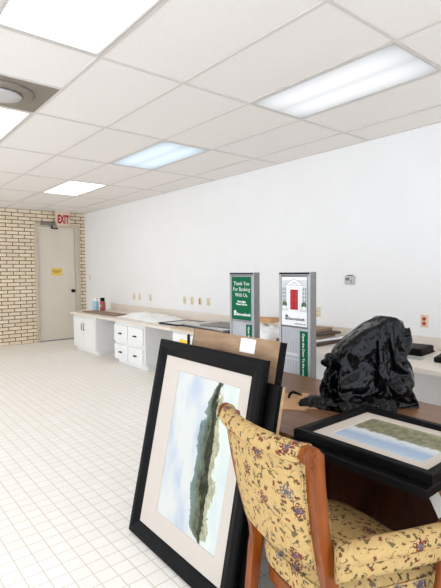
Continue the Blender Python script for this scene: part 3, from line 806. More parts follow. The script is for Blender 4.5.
# ------------------------------------------------------------------ black bag
# the draped film as a grid of points, each a step (in half millimetres) from the one before
BAG_X = (-277,-10,3,-5,-11,-4,5,-21,8,-18,5,-16,4,-15,8,-20,11,-20,16,-28,19,-28,19,-28,26,-30,24,-23,18,-28,23,-31,26,-33,27,-33,36,-37,43,-37,43,-36,43,-36,42,-35,42,-31,37,-34,39,-34,40,-32,39,-31,39,-31,41,-33,42,-33,41,-33,40,-31,38,-29,33,-26,32,-26,31,-25,30,-24,22,-22,21,-17,18,-15,20,-18,20,-20,14,6,-3,-10,-6,-11,-7,-8,-10,-9,-10,2,-9,-5,3,-5,-5,-4,4,6,6,6,5,5,6,5,6,7,7,10,5,7,7,7,6,5,4,-2,0,1,-1,-2,6,-12,10,-1,-14,2,-13,-8,-9,-1,-8,-7,-6,1,-5,-5,5,-4,-3,4,6,5,5,4,5,5,5,6,7,6,7,6,6,5,5,3,3,2,-1,0,-2,5,0,-1,-7,-5,7,-3,-5,-8,-5,-7,-1,-7,-6,-5,-5,-4,-1,-3,8,0,3,6,4,4,4,5,4,5,6,5,
5,6,5,4,4,3,3,3,-1,-1,-1,-2,-2,5,-6,4,-6,7,2,-9,-5,-6,-4,-8,-8,3,-4,-4,-3,-1,-5,0,8,8,7,2,4,4,4,4,4,4,4,4,3,4,4,2,3,2,2,-1,-1,-1,-2,-2,-3,-1,10,-5,7,-11,6,-7,-7,-9,-4,0,0,-4,-6,1,-4,0,4,9,7,4,4,3,3,4,3,2,3,3,2,1,0,1,3,3,4,1,0,-1,-1,-2,-1,-3,-1,15,-5,4,-9,-12,-4,3,0,-3,-2,-1,-2,-6,0,0,2,6,5,6,7,1,4,2,2,3,1,1,0,0,1,0,1,1,3,2,1,1,0,-1,-1,-2,-1,-3,23,-5,-2,-10,-3,-5,-5,-2,6,3,-1,-6,-1,0,2,3,5,6,5,3,2,0,3,1,0,2,-2,-1,0,0,0,1,1,2,1,1,0,0,-1,-1,0,-2,-2,30,-6,-6,-4,-5,-2,-5,1,3,0,1,1,0,
1,0,7,4,2,5,0,1,0,0,1,-2,-1,-1,-2,-1,0,0,1,1,2,1,0,0,0,-1,-1,-1,-1,-1,27,-2,-6,-8,2,-5,-2,3,2,1,2,1,-1,1,1,5,4,3,2,0,0,0,-1,-1,-1,-2,-1,-1,-1,1,0,1,1,1,1,0,0,-1,-1,0,-1,-1,0,24,-4,-4,-5,-5,-3,-3,10,-2,-4,7,7,0,1,-1,6,2,2,1,0,0,0,-1,0,-2,-1,-1,-1,0,0,1,1,0,1,0,0,-1,-1,0,-1,0,0,0,15,1,-12,7,-5,-6,-7,4,3,5,6,9,-1,1,-1,0,2,3,-2,-2,0,0,3,0,0,0,1,0,0,1,0,1,0,0,-1,-1,-1,-1,-1,0,0,0,1,15,-12,-10,13,-1,-5,-6,4,5,5,7,6,-1,-2,2,-3,2,-4,-2,0,0,2,-4,0,3,0,1,1,0,1,0,0,1,0,1,0,0,0,1,0,1,
1,1,7,-13,-12,16,-9,7,-3,-4,7,11,7,2,3,-5,3,-2,-7,-1,0,-1,-1,2,-5,-3,-2,2,0,1,1,0,0,0,0,0,1,0,1,1,2,2,3,2,3,8,-14,-13,16,0,-2,5,-5,-1,9,11,9,0,-6,3,-4,-7,1,-1,-1,-1,0,0,0,1,2,1,0,0,-1,0,-1,0,-1,0,1,1,2,2,3,2,3,2,-7,-5,-12,-4,19,6,2,-5,-1,-1,10,10,6,-5,-9,-2,0,6,0,0,0,0,1,1,2,-3,-3,4,-3,-1,-1,-1,-1,0,-1,1,2,3,3,3,4,3,4,-6,-13,-12,-7,17,16,-2,-1,-3,-1,1,11,3,3,-9,-1,1,9,2,-1,1,1,1,1,0,-2,-5,-1,-2,-1,-1,0,0,1,1,3,2,3,3,4,3,3,3,-22,-4,-9,-7,1,9,11,5,1,1,0,1,-4,1,9,-3,6,4,7,0,1,1,-2,-3,-10,3,
3,0,-1,-1,-1,0,0,1,2,3,3,3,4,2,1,2,1,-25,3,-11,-7,3,9,6,6,-5,-2,-1,-1,5,8,-8,7,6,10,9,-1,-4,-12,-3,-1,7,3,0,-1,0,-1,0,1,2,2,2,3,3,2,2,2,-4,3,4,-18,-3,-13,-2,1,8,6,3,-2,-2,-2,-2,4,-4,3,8,1,8,-1,8,-14,-3,2,3,1,0,0,-2,-1,1,0,1,1,2,3,4,4,5,5,3,2,2,2,-18,-7,-6,-2,-2,-1,9,1,2,2,-1,-1,-4,2,3,-6,3,3,11,-8,0,4,2,2,1,1,0,-1,0,-1,0,2,2,3,3,4,2,0,4,4,7,3,3,-21,-7,-4,-2,-2,-1,-6,-5,4,5,11,2,-5,2,-5,5,2,2,1,1,0,0,4,-1,1,2,1,1,2,0,-1,-4,1,3,3,2,4,4,5,5,6,5,4,-23,-8,-2,-1,-2,-2,-13,2,4,1,1,
11,0,-4,3,5,2,1,1,0,0,-1,0,3,2,1,0,-4,-1,-2,0,1,3,2,4,4,5,4,6,5,6,6,5,-31,-2,-1,-1,-2,-7,-13,8,-1,3,6,3,0,2,4,4,2,1,0,0,-1,-1,-3,-1,3,-2,-2,0,-5,3,3,3,4,3,3,4,4,5,5,5,3,8,8,-30,-21,9,3,-2,-17,-3,6,7,5,2,5,0,3,3,3,3,0,-1,-2,1,-2,-6,-3,-3,-3,-3,2,6,5,3,3,2,3,2,3,4,4,0,7,9,8,8,-43,-8,4,-4,2,-17,6,8,5,6,0,8,-2,0,6,1,2,3,-1,0,-1,-3,-5,-5,-4,-3,1,-8,8,3,1,1,2,2,3,4,6,8,6,5,4,7,7,-34,-7,-7,9,-16,1,3,10,7,2,0,10,-1,-3,4,5,2,2,0,-1,-2,-3,-7,-7,-6,-3,-10,4,4,3,2,3,4,4,4,4,4,1,7,
8,8,8,8,-33,-7,-8,-3,-2,3,2,-1,16,0,0,11,1,-2,-2,5,-6,1,3,6,-11,-3,-13,-8,7,-7,-2,6,4,2,-1,4,0,2,2,3,4,7,8,9,8,7,6,-27,-10,-3,-2,-2,2,2,-10,9,15,-2,10,4,-1,-3,0,-3,0,4,4,-11,-10,-5,-10,2,1,-2,7,3,-2,3,0,0,1,2,4,6,7,9,7,-5,2,5,-8,-3,-2,-5,0,2,-5,-8,1,18,1,0,14,2,-1,-2,-1,-2,1,5,-11,-7,-11,-8,1,-1,4,2,3,2,4,0,0,1,0,5,6,6,5,-4,0,7,9,-1,-3,-2,-5,0,-2,-13,0,1,1,18,-6,8,7,6,-3,0,0,-4,6,-9,-8,-12,-10,0,4,4,2,2,2,4,0,0,-1,1,6,-7,-2,7,7,5,10,4,9,-3,-2,-6,-1,-9,-8,0,0,-11,18,4,7,8,6,1,-3,-9,7,0,-5,-14,-9,-9,
-15,11,-12,16,11,5,-8,12,0,0,0,-2,0,1,2,5,9,6,-5,28,-3,-2,-7,-8,-4,-8,0,-9,-7,2,21,-5,16,6,-8,7,-2,-10,7,-1,-10,-12,-12,-18,9,-13,2,18,14,3,4,-1,1,1,2,4,3,2,2,4,-5,-6,49,-3,-7,-4,-9,-7,-6,-11,-5,0,-13,0,20,14,13,-3,-9,8,-5,-8,9,-16,-13,-12,-11,4,-14,4,3,14,18,8,7,2,1,2,3,4,2,2,2,-7,-12,50,-11,9,-6,-10,-10,-18,4,-3,-14,-3,-9,4,11,17,13,3,-8,7,-5,-8,1,-13,-12,-12,-11,-3,-12,12,15,17,12,9,7,2,5,3,3,3,1,-2,-9,-9,14,20,3,2,-17,-21,6,-1,-10,-22,10,-2,-4,-7,6,19,10,9,2,-1,-2,-4,-8,-14,-12,-11,-10,-15,10,17,18,11,11,10,7,6,0,0,-1,0,-1,-2,-5,-16,18,-10,14,1,-3,-10,-19,-20,
2,-19,-4,15,19,4,-2,-8,9,9,1,-6,-1,1,-2,-22,-9,-9,2,6,15,14,-2,9,14,-6,11,16,-1,-1,-7,-4,-3,-2,-14,9,-16,12,-6,16,-14,-20,-17,-9,6,-8,21,6,1,-15,-4,4,10,10,0,-7,-3,19,-5,-8,-8,-8,3,15,4,7,5,4,-13,15,18,0,-1,-3,0,5,-15,-31,14,-6,-10,12,14,-16,1,-21,-7,-10,6,17,-15,9,-12,-2,-8,7,11,6,5,-4,20,-1,-17,13,3,-8,-11,-1,4,5,12,-11,19,16,16,1,-4,0,-1,-20,-37,1,-5,-1,5,13,15,-2,-19,-16,-5,18,-15,-2,-4,-5,-3,10,-17,5,9,3,16,9,10,2,-10,-10,-10,-10,1,6,16,1,-5,19,18,14,4,6,-4,-5,-17,-55,4,-5,5,6,8,10,8,5,-15,-3,-11,17,1,-5,-5,-12,-6,-2,-19,2,6,10,5,10,9,-14,-9,-10,3,18,4,-2,-10,8,19,17,
15,0,11,-11,5,-18,-45,-3,14,14,4,10,9,9,-14,-10,7,-14,-20,11,18,-3,-8,-9,-9,-19,4,-6,-14,14,3,18,1,-18,3,14,8,-11,-13,18,-4,12,16,17,0,12,-13,10,-9,-24,-8,13,14,9,3,0,-1,-3,-4,-8,-20,-3,-6,21,-14,0,-7,-8,-9,-21,13,-8,-9,19,17,2,2,4,8,-15,-20,15,12,-11,9,16,12,13,2,-5,-9,-13,-20,20,9,20,-7,-7,-5,-4,-4,-4,-4,-3,13,-19,5,-14,-8,-7,-8,-5,-2,0,0,5,20,-7,-11,7,4,21,-15,-8,14,15,-17,16,-5,16,15,-11,5,-15,-9,8,4,19,13,8,-3,-4,-7,-1,-2,-3,-7,-17,-20,-8,3,-15,-8,5,22,3,4,0,-2,-27,-4,3,4,17,20,-7,-15,20,3,-17,16,-5,4,18,-15,-5,4,-17,39,-21,16,15,15,4,1,0,-3,-5,-14,-18,-17,-14,-13,-15,8,14,5,-3,-38,1,
2,-4,11,35,-2,-11,22,-5,-17,15,4,1,0,-8,14,3,5,1,-20,-3,-7,24,14,-17,16,17,-3,4,6,10,-18,-15,-17,-16,-15,-15,3,18,4,-1,3,-30,-9,-1,-1,-2,2,-3,43,16,-17,7,-17,0,1,-1,1,14,-3,4,19,-13,-17,17,18,-11,17,-7,5,20,12,9,-18,-18,-17,-15,-15,-9,-9,21,-11,-6,-4,4,28,6,-6,3,-1,-38,-9,-9,55,14,-1,-11,-16,-16,6,6,-2,2,10,20,-16,3,18,5,-6,2,18,-9,17,18,-3,-17,-10,-14,-14,-23,-7,-6,3,15,2,-21,12,-10,0,1,7,14,5,12,-48,-5,45,-1,2,2,-18,-14,1,2,-4,25,15,-14,15,18,-2,8,-19,5,10,20,3,-5,-12,-15,-15,-17,9,-5,-5,-9,-9,19,-8,-14,14,-11,11,-11,-4,6,17,20,-54,6,14,-15,5,31,-1,10,4,-12,-5,9,12,-5,20,11,-2,-20,0,18,7,2,
-7,-15,-15,-16,-8,10,3,-9,-10,5,20,-5,-17,13,-4,-11,14,-2,-6,-18,8,22,-39,-9,7,-2,0,6,-5,10,-10,-4,26,21,13,15,19,-4,-20,-7,17,4,3,-16,-13,-16,-6,-5,2,13,-11,-2,11,20,-2,-18,-13,-3,18,0,-20,-3,15,6,-17,12,-28,28,10,-28,-10,-5,-1,-9,2,0,22,21,15,43,-5,-19,-14,1,4,8,-18,-15,8,-7,-11,0,14,-7,11,8,19,-4,-13,-22,-16,3,6,20,-5,9,-1,-12,-20,18,-13,-5,21,13,-1,-1,-7,-12,3,-11,28,-5,55,-6,-19,-11,-8,-7,7,-17,-2,11,-10,-10,13,0,10,12,5,15,-10,-13,-14,-13,-15,17,14,12,4,-20,-16,5,15,-13,-2,-19,4,0,1,0,2,-8,0,12,2,74,-5,-19,5,-4,-18,-15,-12,16,-12,-9,15,11,7,7,2,12,-10,-19,-13,-15,12,-11,19,3,19,-6,-18,0,12,5,-4,-13,-20,-5,
3,5,10,9,-7,-19,0,5,81,-17,-7,4,6,-18,-10,-16,-9,-9,12,5,2,9,10,9,-13,-7,-18,-16,1,19,-3,-11,22,18,-10,-7,11,-3,-7,-14,14,-5,-10,9,4,7,-9,-16,8,1,3,59,-11,11,2,-3,-13,-19,-21,-13,-2,5,4,4,7,14,-13,-9,-12,-14,-13,15,-4,-1,13,14,15,16,-4,-14,-18,-9,-6,8,20,3,-10,-13,19,13,-15,0,3,15,20,19,7,0,-9,-14,-19,-19,7,-8,10,3,-2,-3,-12,-11,-10,-14,-13,0,-2,16,21,13,11,5,-5,-7,-5,-17,-17,16,8,6,-5,-13,1,18,13,17,1,2,1,4,5,14,-10,-2,-9,0,-4,-20,13,-8,-11,-10,3,-2,-14,-15,-14,-11,-10,12,21,19,15,-1,-1,-3,-1,-5,-14,2,-11,10,1,-2,-2,18,9,9,16,6,4,-19,5,19,-8,-8,-3,-8,-3,-3,3,-8,-5,-12,-7,0,3,-15,-16,-14,-11,11,
5,21,15,3,-2,2,5,-11,6,-3,-4,-6,-9,-3,-3,9,10,9,17,15,12,5,4,-16,-5,-4,-1,-9,-8,-6,0,3,-6,-5,-6,-9,3,0,-15,-14,-18,14,10,10,-4,7,5,7,1,2,-15,4,1,-8,-7,-8,18,2,-12,11,19,14,10,6,3,5,-23,-4,0,-5,2,-14,-9,16,-10,-7,-5,-3,-10,6,-1,-14,-12,9,-7,-2,12,-5,5,8,7,-1,8,-10,-9,4,-8,-8,20,7,-11,-8,21,14,7,6,4,6,9,-35,0,-3,9,-4,-16,12,-8,-10,-8,-5,-1,-8,8,-4,-7,-16,6,-7,15,-3,-6,15,3,-1,2,10,-12,-6,-2,-1,18,3,-5,-8,18,-4,18,-4,6,7,5,9,-40,-1,4,4,2,-3,-3,-7,-12,-10,2,-4,-1,0,-6,-7,-6,0,13,-7,-4,9,-1,7,-4,4,11,3,1,0,1,-2,-2,-8,20,-4,-2,8,-4,7,10,16,-4,-46,1,4,3,2,
-2,-4,-4,-10,-1,-11,-4,0,1,-7,-6,13,2,-7,-5,2,-2,11,-5,1,15,1,5,-1,-1,-2,-3,3,12,-4,-4,5,2,-2,15,14,10,-11,-50,1,4,2,2,-3,-3,-4,-4,-3,-7,0,-1,-8,-6,10,5,-8,1,-10,-2,15,-2,5,16,-3,-7,4,-1,-1,-2,13,10,-9,-5,-2,3,4,11,11,11,6,-1,-66,2,3,2,1,-3,-3,-1,0,-4,-2,-5,-5,-7,-3,14,1,-4,-4,-12,8,14,1,10,-4,-2,-5,4,-1,0,11,9,6,1,0,0,-9,-2,8,13,6,12,9,-82,1,2,2,3,3,-4,3,-7,-6,-2,1,-5,-11,0,15,-5,-5,1,-8,14,9,3,1,-6,-2,-4,3,2,9,6,5,5,5,4,5,4,4,3,-11,8,5,9,-83,-1,3,2,3,4,5,-5,-1,0,-10,8,-14,14,-11,-3,-3,-5,2,12,4,3,1,1,-7,-3,1,0,8,4,4,4,4,
4,5,3,4,4,5,4,7,5,-4,-84,-1,1,4,5,4,3,-5,-2,5,14,-15,0,-5,-6,-4,-7,-1,2,7,4,2,2,2,-2,-5,3,-2,6,5,4,3,4,4,4,4,4,4,5,4,5,6,5,-95,-1,5,1,5,5,2,0,-3,17,-1,-1,-5,-9,-9,-5,2,-6,-3,6,3,1,3,3,6,-6,0,-1,3,6,3,3,3,4,4,4,4,5,5,4,4,5,6,-97,0,5,6,1,5,1,0,11,10,-7,0,-5,-6,7,-21,-2,-4,13,-6,4,-8,3,3,7,8,1,0,-6,0,4,3,4,3,5,4,4,2,4,5,5,5,5,-96,0,5,6,1,4,2,1,12,9,1,-6,-7,6,-3,-5,-8,1,-5,0,1,-8,-1,5,5,8,4,2,0,-6,7,2,1,2,3,4,5,9,8,9,5,5,4,-109,9,-2,0,3,2,5,1,11,7,3,-1,-1,-4,-1,-3,-3,-4,
-5,9,-6,-3,-2,-7,8,5,4,3,3,-5,2,4,4,5,6,6,5,5,5,4,3,6,4,-100,-2,-1,4,-2,3,6,6,6,6,3,-2,1,-2,-2,-3,-1,-4,5,-1,-7,-2,-1,-2,0,3,4,4,3,3,4,4,2,3,3,3,4,5,6,3,7,3,3,-101,-2,2,2,-2,2,6,5,7,5,4,-2,1,2,-3,-3,-1,-2,4,1,-7,-3,-3,0,2,3,2,4,2,3,3,3,2,3,3,3,3,5,5,6,6,6,5,-110,-1,4,0,0,1,5,6,6,5,6,-2,0,3,-1,-1,14,-12,5,-6,-3,-7,0,0,1,2,2,3,3,3,3,3,4,-1,1,2,5,5,5,5,4,5,5,-96,4,-13,0,3,-1,5,8,2,5,7,-2,12,-2,-2,-2,14,2,-1,-8,2,0,-1,-1,-1,-1,-1,3,5,-1,0,0,2,1,1,2,2,3,4,4,6,8,6,-80,-8,-7,
-6,1,-5,10,1,5,4,6,0,12,-4,5,-4,11,1,1,1,-4,-2,1,0,1,2,2,3,3,3,4,3,2,1,1,1,2,1,2,2,2,0,1,-79,-6,-4,-7,3,2,-3,3,3,4,5,4,9,2,2,-1,3,1,1,2,11,-3,-3,0,1,0,1,0,2,1,2,2,2,2,1,2,1,2,2,2,3,3,5,-85,-6,-2,-7,0,4,6,2,3,3,3,4,1,3,8,-6,0,1,1,4,11,6,2,2,1,1,1,1,0,1,0,2,2,2,2,2,2,1,2,2,2,2,2,-94,-1,-6,1,-4,6,3,10,3,3,4,-6,0,6,3,-4,-3,-1,1,7,7,8,4,3,2,2,2,1,2,2,1,1,2,2,1,2,1,0,1,2,1,2,2,-91,2,-2,-10,-1,8,5,8,6,4,-1,-7,3,-1,5,-5,-4,-2,0,6,7,8,5,4,3,3,3,2,1,1,1,
1,1,1,2,3,2,3,1,1,1,1,1,-94,4,0,-5,-7,9,12,0,8,6,-2,-2,-8,7,0,-5,4,-8,-5,5,6,8,5,4,5,3,3,2,3,1,1,0,2,1,2,2,2,3,2,2,3,2,7,-105,2,2,-5,-4,11,13,2,-1,5,3,-1,-5,0,0,6,2,-4,-4,-13,7,8,5,5,5,4,4,2,2,2,1,1,1,2,2,5,1,2,6,3,4,2,2,-112,3,4,-8,1,13,4,-2,2,1,3,-1,-2,-2,2,6,-2,6,1,-5,-3,-1,4,5,6,7,3,3,3,3,2,2,3,5,6,1,2,2,4,2,3,2,2,-116,2,3,-1,-1,4,3,-3,1,2,1,0,-2,3,1,1,0,7,2,2,1,2,-4,8,2,4,3,4,4,4,4,5,8,6,3,3,4,2,2,1,1,1,3,-119,2,2,-7,5,-3,0,-3,2,-1,2,-1,0,5,-3,2,
-1,9,3,2,4,1,2,3,2,3,4,5,6,8,6,8,7,7,4,4,3,2,1,1,1,0,-1,-123,2,1,-1,-3,1,-7,7,-8,1,2,1,0,-1,-1,-1,4,4,4,5,5,2,2,2,2,4,6,7,9,9,8,8,7,7,5,5,4,0,0,0,-2,0,0,-118,-6,-1,-4,-2,0,3,-1,-8,0,3,-3,0,-2,3,-1,-3,3,5,6,8,1,4,3,3,7,8,8,7,8,8,7,8,7,8,7,2,1,0,1,-2,-2,-1,-117,12,-14,-11,-5,0,2,-2,1,-4,-4,-3,-2,-2,3,-4,-3,0,7,7,11,2,4,4,7,6,7,7,8,8,8,8,8,8,10,11,1,5,-2,1,-1,-1,-1,-96,-9,9,-16,-16,-12,-2,-2,0,-4,6,3,-12,-9,-3,-4,-5,-3,8,9,13,6,10,7,2,9,9,10,8,9,8,10,8,5,10,8,6,2,-1,-1,-1,-2,-1,-61,
-14,-1,-15,-15,-10,-6,-8,-8,-7,-1,1,0,-13,-10,-8,-4,-6,2,11,13,11,11,10,5,15,9,10,9,7,9,11,7,7,6,5,6,5,0,-1,-2,-1,-1,-45,-2,-9,-14,-15,-14,-16,-3,0,-7,-9,-8,-8,-8,-8,-8,-10,-10,-2,7,11,12,12,12,12,15,16,8,10,10,10,4,5,6,5,6,6,7,3,0,-1,-1,-2,-17,-12,-16,-14,-15,-11,-16,1,-12,-10,-9,-8,-7,-9,-8,-7,11,4,-9,6,-4,15,12,13,13,12,9,9,10,9,9,7,5,5,4,5,7,7,6,-4,6,7,-3,-29,-2,-14,-16,-16,-17,-13,-10,-10,-10,-11,-11,-8,-9,-10,4,7,11,9,1,0,-6,14,13,12,11,9,10,8,9,9,8,6,5,4,4,5,5,5,7,12,2,3,-33,-13,0,-15,-16,-16,-15,-12,-11,-11,-10,-10,-4,-10,-8,-4,4,7,9,11,2,1,-4,11,13,11,9,9,9,
9,9,9,6,5,3,5,5,5,6,12,10,9,9,-51,-5,8,-15,-15,-16,-16,-4,-11,-12,-12,-12,-13,-10,-8,10,9,-2,-1,2,3,4,4,4,5,7,8,9,10,9,9,10,11,4,5,5,6,5,5,9,9,8,9,-32,-4,4,-16,-15,-7,-13,-14,-15,-12,-9,-14,-6,-10,-9,10,11,12,1,1,6,5,4,4,5,-1,2,2,6,5,6,6,6,6,7,7,7,8,12,8,8,9,8,-25,3,-10,-16,-10,-14,-14,-6,-15,-15,-14,-9,-14,-9,9,7,10,10,11,6,3,4,4,4,5,3,1,-1,9,7,5,5,5,5,3,5,4,4,4,5,6,7,10,-1,-10,-15,-14,-15,-10,-10,-15,-12,-14,-10,-12,-14,-3,10,11,9,9,8,11,6,5,4,3,5,7,2,-1,4,8,9,6,5,5,4,5,4,4,3,4,2,-1,3,-23,2,-13,-12,-13,-10,-7,-15,-12,-11,-9,-14,-14,2,
11,12,9,9,7,10,11,7,4,4,5,6,6,2,1,10,5,7,5,5,4,4,3,2,2,2,1,2,2,-23,-15,-14,-6,0,-14,-14,-8,-13,-10,-15,-15,-12,6,14,10,9,7,10,8,9,11,9,6,5,6,5,4,1,6,9,5,3,4,1,1,0,-2,0,0,2,2,4,-19,-13,-11,-9,-10,-1,-13,-15,-15,-8,-15,-15,-10,9,14,10,10,8,7,5,10,10,12,10,9,7,7,3,4,1,8,3,2,-1,0,0,0,0,-1,1,4,4,5,-30,0,-9,-10,-14,-14,-13,-13,-8,-13,-14,-12,-8,8,14,12,7,8,7,6,6,11,11,11,11,11,9,9,-2,2,3,3,-6,-1,-2,0,-1,1,1,1,3,3,4,-13,-12,-10,5,-13,-15,-15,-14,-16,-12,-15,-5,-13,8,14,11,4,6,6,8,10,10,10,11,10,11,12,11,6,2,-8,-3,-3,-2,-1,0,2,4,3,4,3,5,
4,-16,-15,-6,-12,-5,-14,-12,-15,-14,-15,-16,0,-13,3,15,11,7,6,6,6,8,9,11,10,11,11,14,8,8,0,1,-4,0,-5,-7,0,0,1,2,2,3,2,7,-7,-11,3,-14,-14,-16,-16,-15,-14,-12,-10,0,-14,-3,15,11,9,5,8,6,10,7,10,13,14,9,11,4,-4,-4,3,5,9,-7,-2,-2,-1,0,0,1,2,12,8,-14,-14,-6,-2,-16,-16,-16,-12,-6,-9,-9,-9,-10,-12,12,11,13,9,7,8,8,6,14,14,10,8,1,1,-4,-3,10,9,7,1,-1,0,0,0,1,0,1,1,-3,-7,-13,-4,-1,-14,-16,-15,-14,-10,-14,-10,-8,-6,3,0,10,13,2,8,12,13,15,12,7,5,2,3,-1,-2,-4,5,11,6,8,-6,-2,-2,-1,0,2,2,5,8,-8,-15,-4,0,-15,-9,-15,-15,-12,-13,-4,-5,-12,3,3,2,6,14,13,12,12,8,5,3,2,2,3,
-4,0,0,1,8,11,6,6,0,-2,-6,-1,11,6,7,6,-12,-12,1,-16,-13,-3,-15,-15,-15,-15,-15,11,3,2,5,0,2,11,7,7,5,3,2,2,1,3,2,6,-4,-1,10,-2,10,4,6,6,5,0,-7,8,1,7,11,-6,5,-16,-13,-6,-14,-14,-15,-15,-15,-4,-8,10,11,-3,7,-14,9,7,3,3,2,1,4,2,3,5,9,-2,0,10,6,-7,4,3,5,6,9,4,-4,6,5,6,9,-16,9,-15,-15,-14,-15,-13,-12,-13,1,-12,11,-5,5,-9,-8,5,9,0,5,1,2,6,5,3,6,7,6,3,1,14,6,6,0,1,-6,1,5,5,6,7,8,13,3,-13,-9,-13,-15,-14,-10,-10,-10,-9,-15,-5,-5,-2,8,-10,-2,3,7,-2,2,3,3,6,7,6,7,7,8,8,9,10,13,-3,3,6,6,-2,4,3,5,6,17,-8,-1,14,-7,-2,0,1,4,-13,-2,7,
-7,0,6,-2,7,-1,16,2,0,5,-11,-1,14,0,-6,-2,2,4,-13,0,-5,5,1,3,-4,6,-2,9,12,-3,11,-6,-10,9,10,-8,-3,1,5,-13,3,-6,5,2,-1,-5,6,-2,12,9,1,17,-9,-12,11,5,-8,-2,1,4,-11,4,-5,4,-1,-1,-6,4,0,9,12,6,10,-7,-8,11,-1,1,-6,2,2,-9,5,-5,2,-3,-1,-6,1,4,8,8,13,7,-5,-7,10,2,0,-7,5,-6,-3,6,-5,-1,0,-7,-3,1,5,5,13,14,6,-10,-4,8,4,0,-7,5,-4,-4,7,-5,1,-6,-5,-2,-1,4,10,13,13,1,-7,-5,5,6,1,-7,5,-2,-4,7,-3,-1,-8,-1,-4,-3,7,11,12,12,0,-4,-6,1,6,2,-6,4,0,-4,6,-1,-3,-7,-1,-7,2,8,8,12,11,3,-8,-3,-1,4,4,-5,3,0,-3,5,0,-7,-1,-4,-7,5,4,10,12,13,2,-8,
0,-4,0,5,-4,2,1,-3,5,-4,-3,0,-8,-2,2,9,10,11,10,3,-8,1,-1,-4,4,-3,0,2,-4,5,-4,0,-3,-8,-2,7,8,8,12,-4,16,-7,1,-1,-1,-3,1,-3,3,-3,4,-2,0,-8,-5,4,5,8,3,1,10,16,-5,1,-1,-2,0,-2,0,-2,1,0,2,-5,-9,0,0,9,-3,5,9,1,27,-5,2,0,-2,-1,0,-2,0,0,0,-3,-11,1,-1,-1,3,5,6,3,7,20,1,-4,5,0,3,0,-5,0,-3,-4,-10,2,0,0,-2,3,6,4,5,-7,31,-5,2,2,2,6,0,-6,-6,-7,-3,2,0,-2,0,0,3,-3,11,0,-3,28,2,2,2,2,0,-7,-8,-3,1,1,1,-1,-2,-2,3,0,-1,10,-2,1,27,1,-1,-5,-2,-3,-2,0,0,0,1,1,-1,-3,-3,3,-5,4,3,8,2,27,-1,-2,-3,-2,-3,-2,-1,0,0,1,0,-2,
-2,-2,-3,-1,6,3,7,4,27,-1,-2,-2,-3,-3,-3,-2,0,0,1,0,-1,-2,-3,-2,-1,0,8,4,4,32,-1,-1,-3,-3,-4,-3,-2,-2,1,1,0,-1,-2,-2,-2,-1,0,5,5,7,32,-1,-2,-2,-4,-4,-6,-2,1,0,0,1,-1,-1,-2,-2,-1,0,0,8,-5,46,-2,-2,-4,-4,-4,-3,-2,-1,1,1,1,-1,-2,0,-2,-2,0,-2,7,-2,43,1,-3,-3,-3,-5,-3,-2,-1,1,2,0,-1,0,-1,-1,-2,-3,-1,2,3,43,2,-4,-4,-3,-5,-2,-2,1,1,-2,2,0,1,-1,-1,-3,-2,-1,-2,0,46,2,-3,-13,4,-2,-2,-1,0,-3,3,2,1,1,-1,-2,-2,-6,2,-7,-9,59,-5,-1,-13,-6,-3,-2,6,5,1,2,-3,-5,1,9,-1,-4,-5,-7,-5,1,40,9,-3,-9,-8,-2,-6,-2,-1,1,11,-6,2,9,6,-4,1,-4,-8,-5,2,38,-1,3,
-4,-12,1,-6,-1,-2,3,-2,-2,9,-3,15,-5,4,-2,-10,-3,-5,35,5,4,-3,-12,-7,5,-4,2,2,-2,-1,-2,-5,10,12,-2,2,-11,-21,12,10,1,20,-9,-11,16,-3,4,0,-1,2,0,-3,-10,13,11,1,-20,-8,-2,-1,12,11,3,-18,2,2,21,9,-1,0,0,-10,5,-11,-7,15,-21,11,-1,2,-1,8,6,-19,-7,-3,20,3,-6,11,4,2,2,2,1,-21,-2,-22,-2,14,12,-12,38,-4,-12,-8,-2,13,-22,-8,3,5,2,1,3,5,10,-20,-24,16,-4,-3,23)
